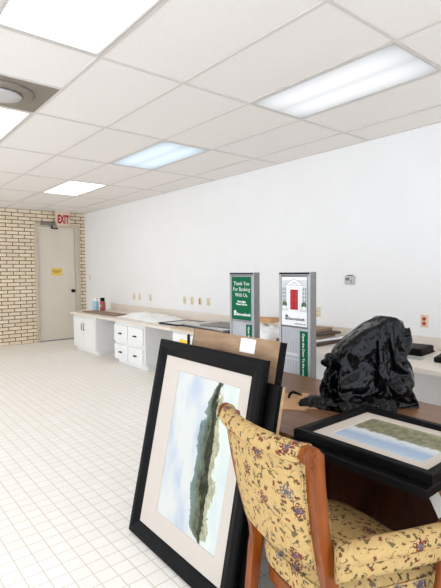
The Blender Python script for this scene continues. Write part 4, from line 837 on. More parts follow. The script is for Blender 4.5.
BAG_Y = (-249,-25,8,5,-10,6,-16,14,-17,5,-12,0,-11,0,-14,5,6,-15,1,-3,11,-12,15,-12,0,7,-9,20,-15,13,-5,6,4,2,4,2,11,-6,3,-1,1,2,-1,5,-4,9,-4,13,-5,5,6,-5,16,-13,18,-15,18,-15,12,-9,10,-7,10,-8,12,-11,16,-15,25,-19,25,-19,24,-18,24,-19,20,-8,6,-14,9,-15,7,-13,7,-11,-68,15,3,-9,-13,1,-10,6,2,-8,-8,14,9,-2,-12,9,8,8,13,-5,0,0,2,12,10,9,8,8,4,-3,8,4,3,3,1,1,0,-3,6,5,3,-2,-8,-111,12,3,-9,-4,-8,-8,6,13,-12,5,8,11,13,3,-10,7,13,7,-6,-6,3,7,11,10,10,8,8,7,1,-1,-2,-6,4,-3,0,0,2,6,1,10,7,3,-137,-2,16,0,-17,-4,6,15,-9,5,5,11,12,14,14,0,-11,2,11,-12,0,4,5,10,11,7,9,6,
9,-7,-2,-2,-1,-2,1,0,1,1,0,4,4,10,-5,-129,-6,16,9,-5,-15,17,13,8,8,-8,10,13,13,8,15,-2,-4,-5,-14,9,3,-1,6,10,5,9,10,7,-1,-5,-2,-1,-1,0,0,-1,0,0,0,2,1,7,-144,-5,16,-3,14,9,8,-5,13,12,7,12,14,9,16,8,-6,-12,-7,4,-1,3,6,-1,5,11,7,6,6,4,1,1,-2,-2,-2,-3,-1,-1,-1,0,-1,3,12,-166,-5,17,0,-4,10,14,16,16,16,14,10,13,13,12,3,-9,1,-6,-7,8,-1,3,3,-2,8,0,4,4,4,5,9,2,0,-2,-2,-3,-2,-2,-2,0,-1,8,-172,-10,11,-3,14,16,17,17,12,15,17,13,14,15,9,3,-2,-6,-5,2,0,5,-2,1,3,-2,5,4,5,2,4,6,3,0,0,-1,-1,-2,-1,-2,-3,1,0,-177,-6,-7,18,17,16,10,18,14,18,18,14,16,
1,2,13,5,2,-6,3,-1,2,1,-2,5,0,1,5,3,3,3,2,-1,-1,-1,1,0,0,0,-1,-1,-1,-1,-194,12,-5,14,13,10,17,15,18,20,19,17,13,1,-10,10,8,6,6,2,0,-1,-1,4,3,2,2,2,1,1,-1,-1,-1,-1,0,0,0,0,0,0,0,0,0,-204,11,11,16,18,8,18,9,18,18,19,17,12,-7,-12,11,6,6,6,4,4,4,2,2,2,1,1,1,0,0,0,-1,-1,-1,-1,-1,-1,0,0,0,1,0,0,-184,6,12,12,18,16,14,16,16,15,6,15,11,-17,-9,5,6,8,2,3,4,4,5,3,2,3,2,2,1,1,2,1,1,1,1,1,1,0,1,0,1,0,0,-190,13,15,4,20,19,16,14,15,12,-5,18,14,-14,-16,-2,7,0,3,3,4,5,-1,2,3,2,2,2,2,2,2,2,2,2,3,3,3,3,2,2,3,
1,2,-170,8,15,-3,18,20,14,-3,16,15,15,2,18,-9,-17,-13,-4,3,3,3,2,4,-3,0,0,2,2,2,2,3,3,2,3,3,4,3,3,3,3,3,3,2,4,-138,7,15,-2,-2,18,21,-9,9,16,16,16,11,-2,-17,-10,-5,-15,1,1,1,2,3,5,12,-4,1,2,3,2,3,2,3,2,3,3,3,3,4,3,4,4,5,-113,1,15,5,-10,0,17,-9,16,2,16,15,16,9,-7,-10,-11,-18,-5,0,4,5,4,2,15,7,5,-2,4,3,2,2,2,4,3,3,3,4,3,2,2,1,0,-118,16,18,8,-10,-10,-13,15,0,5,10,15,15,15,9,-12,-12,-18,-12,7,1,4,4,6,8,11,16,3,3,1,2,1,1,1,1,0,0,-1,-1,4,6,6,5,-102,9,17,7,-6,-13,-13,-20,8,9,9,9,13,15,17,5,-18,-15,-17,10,0,6,12,12,13,8,
5,0,-1,-1,0,-2,-1,-3,-1,-1,0,1,0,2,3,5,6,-66,2,19,6,-23,-9,-21,-3,13,10,10,10,7,2,-8,11,10,-18,-19,9,12,12,12,11,-6,-1,-1,0,-1,0,0,0,1,2,2,3,3,3,3,2,10,3,3,-79,17,19,-11,-22,-5,-20,4,7,9,12,-8,3,-7,0,11,21,-18,9,6,12,12,8,5,1,1,0,0,1,0,0,1,1,2,2,3,2,1,0,0,-3,-9,0,-55,20,9,-16,-23,-23,16,5,4,3,-2,-6,-13,1,0,18,20,10,1,12,8,-2,2,2,2,3,2,2,3,7,2,1,-2,-1,-2,-3,-3,-6,-1,0,7,1,-3,-51,10,18,-21,-21,-22,-8,3,4,3,6,-1,-13,0,20,12,21,13,15,-3,10,5,-1,6,3,2,1,0,-2,-4,-5,-7,-2,-1,-2,-3,-2,1,2,1,3,3,10,-52,21,6,-23,-21,-19,10,-7,-15,-6,-2,
7,-8,21,16,9,21,17,11,0,5,11,7,-1,-3,-4,-5,-8,-4,-6,-4,-4,0,0,0,1,2,3,3,2,5,6,8,-39,16,-3,-23,-22,-3,12,-15,-5,-9,-13,-17,21,17,14,9,20,13,11,8,1,13,-10,-6,-2,-6,-7,-6,-8,-3,0,1,2,2,3,4,3,4,5,8,10,3,-1,-42,-7,20,-22,-10,9,4,-13,-14,-17,-20,-8,13,22,16,14,14,12,6,5,15,-1,-16,-9,-7,-8,-7,-5,4,4,4,4,4,4,4,4,4,6,12,7,1,0,2,-65,4,6,18,-12,11,-20,-10,-18,-16,-3,-15,17,-3,19,12,14,16,6,15,5,-2,-16,-11,-9,-9,9,13,1,6,5,5,4,4,4,4,3,3,-3,-5,-8,0,2,-53,18,19,-3,12,-12,-12,-17,-14,-7,-2,-18,2,14,-7,19,14,14,12,12,0,0,-5,-6,-5,-8,19,6,5,5,5,2,1,-1,-1,-3,-4,-7,-3,
-3,2,2,8,-47,19,22,10,-1,-15,-20,-3,-14,-2,-5,-19,-6,5,13,-10,6,13,15,16,-9,0,-8,-5,3,19,-3,18,5,6,-8,7,-6,-3,-3,-3,-4,-1,0,0,3,11,12,-43,19,17,-1,8,-21,-11,11,-16,-14,2,-19,-10,-5,4,16,-1,-10,15,14,-9,-8,4,18,9,9,-18,15,5,-2,14,-12,-4,-4,-4,0,0,1,4,8,15,12,12,-45,7,9,13,1,-21,3,6,-11,-14,-3,-14,-14,-11,-5,7,11,-3,-11,16,-10,5,19,19,9,-17,-11,4,5,5,19,-10,1,-8,7,-5,-4,7,10,14,13,9,3,-50,4,12,18,-2,-12,13,-6,-12,-14,-14,6,-11,-13,-16,9,-6,0,9,-12,8,12,19,19,-14,-11,-3,-4,2,7,20,1,-10,7,6,-7,10,9,10,9,7,-5,-9,-40,5,16,21,-10,10,-13,7,-16,5,-13,-5,-21,-10,-8,0,4,9,-6,0,5,15,6,21,
-1,-12,0,-4,-8,-9,3,14,7,7,7,4,3,0,-12,7,18,-10,17,-53,4,19,21,5,-8,-19,12,4,-1,-15,-5,-11,-12,-8,6,-2,2,7,-3,1,9,11,10,13,-11,0,-7,-4,-10,-17,-4,6,7,7,7,11,6,-9,-5,16,17,17,-68,6,20,21,3,-19,-10,-6,7,19,4,-18,1,-12,-10,-2,12,-3,3,7,-5,11,10,10,10,-10,1,-8,-8,-10,-11,-8,-5,0,2,6,6,11,1,-9,19,14,8,-37,9,1,21,-13,-2,6,-18,-8,3,12,16,-8,-15,5,-3,3,9,-4,2,6,-9,14,9,8,6,-10,2,-9,-10,-10,-9,-7,-5,1,-3,3,3,5,6,6,11,15,-18,7,4,5,-2,5,-16,-6,-1,5,5,9,-22,11,-2,8,4,3,0,-1,-2,-2,-2,1,8,8,9,5,-9,-11,-9,-8,-7,-8,-3,-3,6,7,6,6,6,6,5,2,6,-9,14,4,-17,-1,-1,-8,
12,-10,0,1,7,0,4,-17,10,17,-1,-4,-1,2,0,5,9,8,0,-5,-11,-8,-8,-9,-5,-10,4,9,7,6,5,4,6,6,9,1,-12,10,-14,10,-4,-10,0,2,4,0,-1,8,-2,-10,-9,-1,15,18,-2,-4,-3,4,0,4,3,14,-21,6,-7,-8,-8,-7,-12,7,10,7,6,6,5,4,4,4,9,-12,-19,18,9,-6,-12,6,1,1,3,-3,-5,8,-10,-7,-10,5,12,20,2,-4,4,0,-1,-1,2,-10,-6,-22,-2,0,9,-10,9,10,10,5,6,5,4,1,10,-4,-21,0,1,7,10,-11,8,4,0,-8,-1,2,2,-7,-8,-9,2,3,6,23,6,1,2,-11,7,-7,-14,-18,-6,1,6,4,-7,11,11,10,6,6,5,4,-7,8,-15,-3,3,2,4,3,-4,-21,7,22,-9,-9,-13,-1,1,10,-4,-6,11,2,2,20,-9,5,-1,-11,-5,-5,-5,-5,1,5,-7,6,11,11,
10,5,8,0,9,-6,-1,-8,-6,-15,8,-9,0,4,5,5,-7,-3,-3,-5,2,-3,3,2,2,11,3,6,3,5,-4,-3,1,-4,-5,-12,0,2,-4,-1,8,10,11,11,4,8,-1,10,-7,-15,-3,-12,-7,-2,6,6,4,5,1,-3,-4,-7,-5,4,-7,6,3,3,3,5,13,3,2,-8,7,1,-14,-7,-7,4,-6,0,3,7,9,9,12,5,9,0,1,-15,-3,-8,-4,-7,1,2,1,2,2,2,2,0,-10,-8,7,-8,-8,-4,2,13,21,12,7,1,-7,4,-14,-5,-8,-4,5,1,0,1,6,6,8,14,6,-6,14,-8,-8,2,-10,-3,-3,-5,-2,0,4,-2,0,0,5,-1,-10,-11,10,-9,-5,9,-10,26,13,10,7,-9,5,-5,-6,-14,2,3,3,-7,6,5,5,8,8,11,-7,0,6,-8,1,-5,-2,-2,-3,-4,-3,-2,0,2,4,3,-1,-11,-10,-9,11,-16,7,3,-3,21,
9,7,13,-3,1,-24,1,6,-16,12,5,5,5,-3,15,8,7,-10,5,1,-3,-7,-8,-8,1,12,-13,2,3,4,-10,1,-12,-8,-6,-3,11,-10,7,7,5,-1,14,11,7,2,-21,11,5,-6,-6,-6,6,-4,4,5,9,14,0,3,7,4,-1,-7,2,-18,-2,6,0,0,-1,1,-6,-4,-6,-7,-5,-2,-1,-1,-2,-3,-4,13,1,5,5,6,9,3,7,-22,9,0,1,-1,7,-1,7,9,8,4,6,5,1,2,-12,-9,3,-5,5,4,0,0,-1,-6,-5,-8,-8,-3,-2,-1,-11,4,-7,0,9,-6,3,9,12,13,-13,3,0,-22,15,12,5,1,-4,16,7,9,3,2,11,3,-16,0,-4,-5,2,3,8,-2,1,-1,-5,-7,-8,-15,-3,-5,-2,-1,0,-10,4,11,-7,6,4,13,-1,-14,12,-5,-11,-20,6,13,11,14,15,-2,4,16,9,14,-13,4,-4,-6,-2,2,4,4,3,1,
-2,-7,-8,-15,-5,-3,-5,-2,-1,-3,-11,3,12,-6,-1,13,-13,4,2,3,-16,4,-11,-10,23,15,-4,15,-2,8,9,3,1,19,17,-9,-2,-2,1,4,4,3,1,-9,-4,-14,-3,-5,-5,-4,-2,-2,-5,-11,1,13,-5,-1,8,-7,0,5,-9,-20,15,-13,-9,7,8,19,19,-2,8,10,9,-7,0,4,9,17,-1,0,3,-1,2,6,-12,-7,-5,-4,-4,-4,-4,-2,-9,-2,-10,1,4,5,-2,-5,0,-10,11,-20,-1,8,-6,-15,16,2,11,2,-3,7,16,14,3,13,-9,20,20,-2,1,2,-1,-1,5,-12,-4,-4,-3,-3,-10,2,-10,-9,-1,-8,2,4,-5,-10,13,-1,-12,-10,3,-2,5,-6,-13,15,-1,7,-1,1,1,-1,8,19,-1,15,15,41,-1,0,-8,-7,9,3,-6,-7,-3,-1,-9,-6,-5,-5,-3,-6,-6,-13,-10,-2,11,14,-11,1,-8,4,0,-2,-18,1,1,13,8,0,
1,1,-9,-1,20,8,16,15,50,-2,1,-8,-11,6,-7,1,-2,-1,-4,-4,-5,-5,-4,-4,-14,-5,-13,-17,7,7,14,-11,-2,2,3,0,-17,-2,-1,-7,17,-6,9,-13,-5,9,11,1,7,9,22,74,-2,-9,-6,-6,-3,0,3,-2,-1,-4,-3,-4,-4,-4,-14,-10,-12,-19,-6,9,-16,19,7,0,-1,1,-2,-12,-13,-8,8,10,6,2,-6,-12,5,1,12,12,8,-6,103,3,-7,-6,-4,-4,-6,5,-17,9,-10,1,3,0,-12,-12,-12,-15,-20,3,-12,6,0,6,6,9,-3,-5,-4,-14,-15,12,11,8,-4,-15,5,4,-11,7,6,8,15,108,-10,3,-18,6,-1,-17,1,-1,2,-4,-2,-8,-21,-18,-10,7,-3,-16,-15,7,1,4,6,1,-9,-12,-13,20,-17,7,4,13,-19,-6,18,-7,13,-9,6,7,8,-1,117,4,-14,-14,-20,17,-22,4,21,-19,-15,1,-15,-20,9,-10,-16,2,-15,6,
7,1,4,-9,-14,-16,-17,7,20,7,7,4,-22,-13,-1,-4,13,14,10,7,8,9,-5,127,-19,-20,-20,-12,15,-19,9,21,-16,-22,-14,-13,10,8,-11,-13,-15,3,6,4,-1,-17,-17,-19,-16,16,-1,20,15,-2,3,-17,0,-1,-12,14,5,14,14,-1,-6,5,128,-20,-21,-20,6,-17,-5,17,6,-10,-22,-5,-14,15,6,-18,-18,6,3,-7,-19,0,-16,-18,-19,8,18,6,6,19,-2,-2,-1,2,-19,-1,5,15,13,7,-8,4,11,105,-14,-21,3,-22,2,-19,7,8,-2,-21,3,-13,18,2,-15,-17,2,-19,-14,-15,1,-15,-19,6,12,19,2,8,10,10,0,3,-9,-16,4,-11,8,21,4,2,0,-7,119,-17,-10,-11,-22,-16,-16,5,15,8,-3,-22,14,11,-4,-12,-15,-22,-19,-10,6,-20,-16,11,2,14,17,10,9,8,9,-2,-2,-12,-7,2,-10,-19,21,3,-6,-8,4,130,-20,-4,-15,-22,
-17,-11,-9,12,2,17,-18,12,18,-7,-12,-17,-22,-7,-8,-22,-13,12,-3,11,14,18,11,6,5,1,-3,-17,-18,4,6,-20,-14,15,-6,-8,-5,11,138,-21,0,-17,-21,-14,-2,-14,-10,6,21,12,11,6,-10,-20,-22,-16,-20,5,-19,11,2,7,10,12,-4,20,5,3,-7,-16,-16,2,-3,-3,-4,-8,-19,-5,-5,-2,6,154,-21,3,-18,-21,-4,-4,-6,-5,-23,14,17,21,5,-18,-13,-23,-19,3,-13,8,11,3,9,-16,16,0,19,3,-11,-15,-16,-15,-5,-3,-4,0,-3,3,-1,-17,16,11,127,-20,4,-20,-18,-21,-3,-9,17,-19,3,22,4,16,-19,-9,-19,-17,14,-5,9,10,5,-20,-9,16,6,17,-12,-15,-15,-13,-13,-10,-8,-6,-2,-1,0,14,9,8,5,119,-18,5,-19,-19,-21,-21,3,24,4,-8,-10,12,17,10,-22,-13,-21,18,8,9,5,-19,-19,0,9,17,-1,-16,-12,-12,-12,-11,
-6,-11,-4,-3,-3,-3,-2,9,9,19,122,0,-13,-20,-20,-20,-20,7,21,-5,-15,3,23,7,22,-13,-21,-11,-8,16,21,-4,-21,-20,13,5,-4,4,-8,-17,-11,-11,-11,-10,4,0,-2,-4,-2,-5,-1,6,6,133,2,-19,-16,-20,-21,-16,19,2,-14,1,22,-12,20,20,2,-9,-13,-16,8,22,-6,-21,-21,-4,7,2,1,0,-9,-17,-10,-10,-10,6,2,1,-1,-1,-2,-5,1,8,124,-3,-19,-19,-16,-20,-13,19,-15,-10,15,22,-10,9,15,4,7,-19,10,-17,4,15,-21,-19,-13,-9,2,2,8,2,-9,-9,-9,-10,-13,1,2,7,1,1,1,0,-1,118,-3,-19,-19,-15,-19,2,2,-19,-8,22,13,12,19,-13,-9,20,11,-8,-3,-21,13,-7,-16,-16,-19,-3,-1,1,10,-12,-8,-7,-6,-4,-3,-4,-2,-2,-1,1,0,0,125,-10,-5,-16,-19,-15,-5,3,-16,2,23,20,17,0,-15,-12,15,15,
17,-20,-18,-7,-6,-2,-20,-12,-7,-5,-3,10,2,0,-1,-1,-2,-2,-3,-5,-6,-7,-12,-4,-1,111,11,-12,-20,-11,-18,-10,-4,-5,11,22,17,21,-10,-10,-7,16,6,20,-6,-20,-5,-19,-13,-12,-7,-6,-6,-6,-5,0,1,0,1,2,7,3,-4,-1,-10,-3,-10,-9,109,7,-19,-15,-11,-17,-7,-6,0,13,21,13,21,7,-16,-11,12,13,21,-4,-19,-16,-12,-9,-6,-7,-8,-7,-7,-5,-3,-3,-2,-2,0,3,7,0,-1,-1,-4,-5,-6,91,1,-13,-19,-16,-14,-5,-2,0,13,18,10,21,20,-11,-9,15,-4,2,18,-10,-19,-6,-6,-8,-7,-7,-8,-7,-6,-4,-2,0,-8,-5,-4,-2,-2,-2,0,5,-2,-2,62,-1,12,-20,-6,-18,0,3,-11,16,6,12,13,20,21,-12,13,7,-1,-19,16,-5,-6,-6,-7,-8,-8,-7,-5,-8,-7,-6,-5,-5,-4,-5,-5,-6,-6,-6,-7,-5,-3,51,17,18,
2,-17,-18,10,-15,3,-5,8,18,13,11,18,9,17,3,2,-11,-15,19,-4,-4,-5,-4,-6,-5,-6,-6,-6,-6,-6,-4,-5,-5,-5,-6,-6,-6,-8,-11,-9,24,18,12,14,-17,10,-14,-3,-3,-3,-2,19,17,17,16,14,9,-4,5,-11,-15,-1,-1,-3,-4,-4,-4,-4,-4,-4,-3,-4,-3,-4,-4,-4,-4,-4,-4,-4,-4,-3,-5,-11,18,11,18,-8,16,-1,-3,-3,-3,-3,-3,16,14,5,19,17,2,0,-15,-16,-11,-4,-3,-3,-4,-4,-4,-4,-4,-4,-4,-4,-3,-4,-3,-4,-4,-3,-4,-3,-4,-3,0,12,17,14,18,-16,4,-11,-4,-3,-4,9,18,8,10,15,20,6,1,-18,-9,-16,-7,-5,-4,-4,-4,-5,-6,-5,-5,-4,-4,-3,-3,-3,-3,-1,-3,-2,-2,-4,-3,13,-1,17,14,17,0,-18,-9,-7,-4,1,12,15,16,6,15,19,8,4,-12,-15,-16,-8,-6,-6,-5,-4,-5,-5,-4,-4,
-3,-4,-3,-4,-5,-4,-4,-2,-2,-2,-1,-1,18,-7,13,16,17,-2,-9,-17,-10,-7,17,16,11,-1,13,17,6,13,12,-8,-14,-16,-10,-6,-6,-3,-5,-5,-6,-2,-3,-3,-5,-5,-4,-3,0,2,-1,0,1,0,4,-8,0,4,15,13,-5,-11,-2,-17,-1,9,14,5,9,13,5,8,12,11,12,-15,-15,-9,-10,-7,-5,-5,-2,-3,-2,-2,-3,-4,-2,2,4,-1,0,3,2,2,1,-1,-22,9,-15,13,5,-9,0,16,-14,-14,10,17,13,10,15,12,-3,16,14,-17,-11,-11,-6,-3,-2,2,-12,-5,-3,-3,-3,-2,0,3,6,-1,1,1,2,1,1,0,-1,-34,4,-17,0,15,-1,-3,19,-13,-11,9,17,4,15,16,16,5,14,13,-1,-7,-9,-14,2,-8,-13,-9,-5,-4,-2,0,1,4,4,1,3,2,2,1,-1,0,-1,1,-61,13,5,-11,0,17,-18,18,-2,-15,7,15,15,16,6,15,
16,10,4,1,-11,1,0,-15,-11,-9,-6,-2,0,2,1,3,2,2,0,4,2,2,0,1,0,-1,-4,-65,16,6,-2,-17,-8,8,-10,15,8,7,7,14,14,10,11,4,11,7,-5,9,-2,-12,-11,-8,-5,0,2,2,3,1,1,1,2,-1,1,4,0,-1,-1,-5,-8,-6,-46,11,1,-10,-18,-4,-18,-2,16,9,5,16,13,14,1,9,15,12,11,4,-8,10,-4,-7,-10,4,1,1,1,-1,0,-1,-1,-2,5,1,-7,6,-2,-10,-4,-3,-3,-62,-6,10,0,-9,-12,-18,6,-6,12,16,15,15,11,-3,13,15,12,10,4,-10,11,5,3,0,-1,-1,-2,-2,-2,-1,-2,-2,-1,-4,-5,6,-7,9,3,-1,-1,-2,-106,3,4,-4,-4,4,-7,-6,-7,16,10,14,6,11,15,13,9,12,5,5,-10,5,-1,2,8,-2,-3,-4,-1,-2,-1,-2,-1,2,-3,-2,2,1,6,10,5,0,1,-122,
-9,5,0,-5,-5,-7,-5,15,16,15,15,14,-2,6,10,12,12,15,-4,-9,-4,0,1,7,-5,-2,-2,-1,-1,-1,-3,1,1,1,3,7,3,7,6,9,0,6,-120,-17,-13,-4,-6,-4,-2,16,16,15,13,14,15,13,10,11,5,-5,0,3,-1,-2,-3,-3,-4,-4,-4,0,-1,-2,-1,4,4,5,5,5,5,5,6,8,6,5,4,-136,6,-1,-6,-7,-13,2,17,6,11,12,14,14,6,12,9,-6,1,-4,2,-1,-4,-4,-3,-4,-4,0,0,-1,0,1,2,5,5,6,6,5,4,4,9,3,3,4,-138,7,5,-2,-2,0,8,10,10,9,9,8,9,8,8,-1,-3,-4,-3,0,0,-2,-5,-4,-2,-2,0,-1,1,1,1,1,5,6,6,7,7,5,6,2,-2,4,4,-140,8,14,-6,0,2,6,9,9,9,9,9,11,7,-1,-1,-1,-2,-3,-4,-1,0,-1,-2,-5,-1,0,1,1,
1,1,2,5,6,7,7,7,6,4,-3,2,1,3,-136,12,12,5,5,3,-4,15,9,7,6,5,4,0,-1,2,3,-7,-4,-3,-1,-2,-1,0,2,5,3,2,1,0,0,0,-1,7,7,7,6,6,5,3,4,3,3,-145,12,13,5,-2,13,8,5,-4,6,8,2,1,0,-1,2,3,3,-2,-4,3,1,1,1,0,-5,-1,-1,1,2,2,2,5,5,5,5,5,5,4,3,3,4,3,-136,13,9,-2,10,7,0,9,1,1,2,3,1,-1,2,0,3,2,3,2,-1,1,1,1,1,0,-2,-4,5,3,2,2,2,5,1,4,4,4,4,5,5,4,2,-127,7,4,5,4,2,5,3,3,-1,3,2,0,-1,2,2,2,2,3,3,1,2,1,1,2,2,-1,-3,1,5,6,3,4,4,4,4,4,4,3,2,1,0,2,-116,14,-5,10,-5,-5,9,1,0,1,3,-1,-1,0,
2,2,2,3,2,2,3,3,1,2,3,2,3,-1,0,7,3,4,4,4,4,3,4,2,2,1,2,1,1,-95,-2,4,-5,-6,3,0,2,1,1,0,-1,-1,0,2,2,2,2,3,2,3,3,3,3,3,4,2,2,0,5,6,3,3,3,3,3,2,2,2,2,1,1,0,-90,4,-5,-6,-2,-1,0,3,-1,2,-1,-1,-1,1,1,2,3,2,2,2,3,2,4,3,5,4,4,2,3,2,5,3,3,3,2,2,2,2,2,1,1,1,1,-77,-9,-5,-6,-4,2,1,1,3,-1,-2,-1,0,1,1,2,3,2,1,3,2,2,3,4,4,5,4,5,1,3,4,3,3,3,2,2,2,2,1,1,1,1,1,-79,-3,-5,-5,2,0,-2,-1,-2,0,-1,2,-3,2,1,3,2,2,2,1,2,2,3,4,4,4,4,5,3,3,2,4,3,3,2,1,2,1,1,2,1,1,
1,-82,1,-7,-2,-1,-1,-1,-2,2,-2,-1,3,-2,2,1,2,3,2,2,1,1,2,3,3,4,4,4,4,4,3,4,4,3,1,1,2,1,2,1,2,1,2,0,-85,5,-4,-5,-5,0,3,0,-3,0,-1,3,-2,2,1,2,3,2,1,2,1,2,2,3,5,3,4,4,7,6,2,0,2,1,1,2,1,2,2,1,2,3,0,-85,3,-2,-3,0,0,-2,-5,3,-1,0,-1,0,-1,2,3,1,3,2,1,2,1,4,4,3,3,5,5,6,6,-1,1,1,3,2,2,2,2,2,2,1,1,3,-90,4,-3,-3,2,-3,-3,-2,2,-2,1,-1,-1,2,0,3,2,5,2,0,1,6,2,2,3,4,5,5,6,6,3,-2,1,0,3,3,4,3,2,1,0,0,2,-90,2,-3,-4,2,-3,-3,-2,1,-2,2,2,-5,2,2,2,4,4,8,1,0,1,2,4,5,4,4,
7,5,5,4,1,-4,1,0,3,4,2,3,1,2,2,1,-84,-6,-1,2,-8,-4,-1,-2,-2,0,0,2,4,2,4,1,0,7,1,0,2,3,4,6,5,4,5,2,7,4,2,4,-3,1,0,0,1,3,2,2,5,2,-1,-74,-9,0,-7,-8,-4,-5,-1,-1,0,2,1,3,3,2,2,8,1,0,4,3,5,5,4,5,5,2,2,5,5,1,3,2,2,1,2,-1,-3,1,4,3,3,3,-80,-4,-5,-6,-3,-3,-2,-5,-5,-4,5,-2,4,5,0,10,5,4,-1,6,2,5,5,2,4,4,3,2,3,5,3,1,3,4,-1,0,-2,1,0,1,3,3,3,-75,17,-11,-13,-9,-5,-1,-10,-1,-2,-2,-2,6,6,6,2,5,6,4,1,7,4,4,4,2,2,3,2,3,2,3,2,2,4,-2,0,4,9,-8,0,1,1,3,4,26,26,18,25,26,25,25,25,20,28,26,
26,27,24,25,21,24,11,21,25,-470,25,27,17,26,24,25,25,24,20,27,27,25,26,25,25,21,25,19,16,26,-469,26,23,22,20,23,25,24,24,21,26,26,26,25,26,25,22,25,16,21,27,-464,24,18,16,24,23,24,25,23,22,25,27,25,26,27,24,23,26,20,20,24,-469,23,23,16,24,24,22,24,25,23,24,26,26,27,26,25,24,25,22,23,1,-455,24,23,18,23,25,22,23,24,26,25,26,27,26,25,26,24,23,26,7,9,-445,14,24,20,24,25,23,24,26,26,24,27,26,25,26,25,25,24,18,12,10,-454,19,23,24,23,25,25,25,27,26,25,27,26,24,25,24,25,21,14,15,-3,-442,23,20,26,23,26,26,26,27,27,25,28,26,24,23,24,23,16,20,-1,-4,-429,19,25,26,25,26,26,28,27,27,26,28,25,24,24,23,19,21,1,1,6,-427,18,
26,25,27,25,28,27,28,27,27,27,27,24,24,22,21,10,5,5,-7,-418,20,26,26,26,26,27,28,27,27,28,28,27,25,23,23,8,11,-1,13,-19,-399,20,26,26,26,26,27,27,26,28,29,29,27,24,25,16,17,-2,19,-18,6,-404,22,25,25,25,26,26,27,26,29,29,29,28,25,24,22,5,19,-13,6,17,-414,17,23,24,24,25,26,27,27,29,30,29,26,26,26,24,16,6,-12,18,-2,-411,24,22,21,24,27,26,25,27,28,29,27,28,27,26,25,17,5,0,-7,-16,-375,14,24,23,23,25,27,25,25,26,29,28,29,28,26,25,7,-9,9,-13,18,-401,24,23,24,25,25,25,26,26,29,28,28,28,28,26,21,-4,15,-13,15,-10,-389,24,23,22,25,26,27,28,28,27,27,28,27,27,25,12,20,9,-1,-3,-18,-383,23,23,24,26,27,28,27,28,27,27,27,26,
25,24,24,15,0,8,-15,-5,-380,15,24,25,26,27,27,28,28,27,26,26,25,25,24,22,14,17,0,-5,-6,-398,20,25,26,26,26,28,28,27,27,26,25,24,24,23,22,17,17,-12,-4,4,-398,24,23,26,26,27,26,28,28,27,25,24,24,22,23,23,19,18,0,-8,16,-414,16,25,25,27,27,28,28,27,26,25,24,23,21,23,23,22,16,11,-7,10,-429,26,24,26,27,27,27,28,27,27,24,24,21,23,23,24,21,8,23,5,-1,-432,24,26,27,27,24,27,28,27,26,23,24,23,23,24,24,21,8,24,-11,-4,-413,23,27,20,27,27,28,27,27,24,25,24,24,25,24,23,24,19,10,5,3,-437,25,27,17,27,27,27,26,26,27,25,25,24,25,22,24,23,21,-9,6,18,-416,14,18,26,20,27,26,27,27,27,23,24,26,20,25,23,26,21,-12,3,22,-420,25,24,
21,24,18,26,27,26,26,22,26,23,26,19,22,26,24,1,-12,13,-401,22,23,27,24,23,17,23,25,26,26,26,21,26,24,19,19,26,12,4,2,-403,22,14,26,25,22,27,14,23,26,26,27,25,16,17,23,24,8,12,25,23,-411,3,26,20,27,28,10,24,25,24,25,22,26,16,25,21,15,10,24,21,18,-418,25,10,27,27,6,27,24,19,23,24,26,27,27,16,25,-5,26,16,17,16,-407,23,23,26,28,16,11,23,24,22,26,24,24,24,21,17,-4,19,19,25,-4)
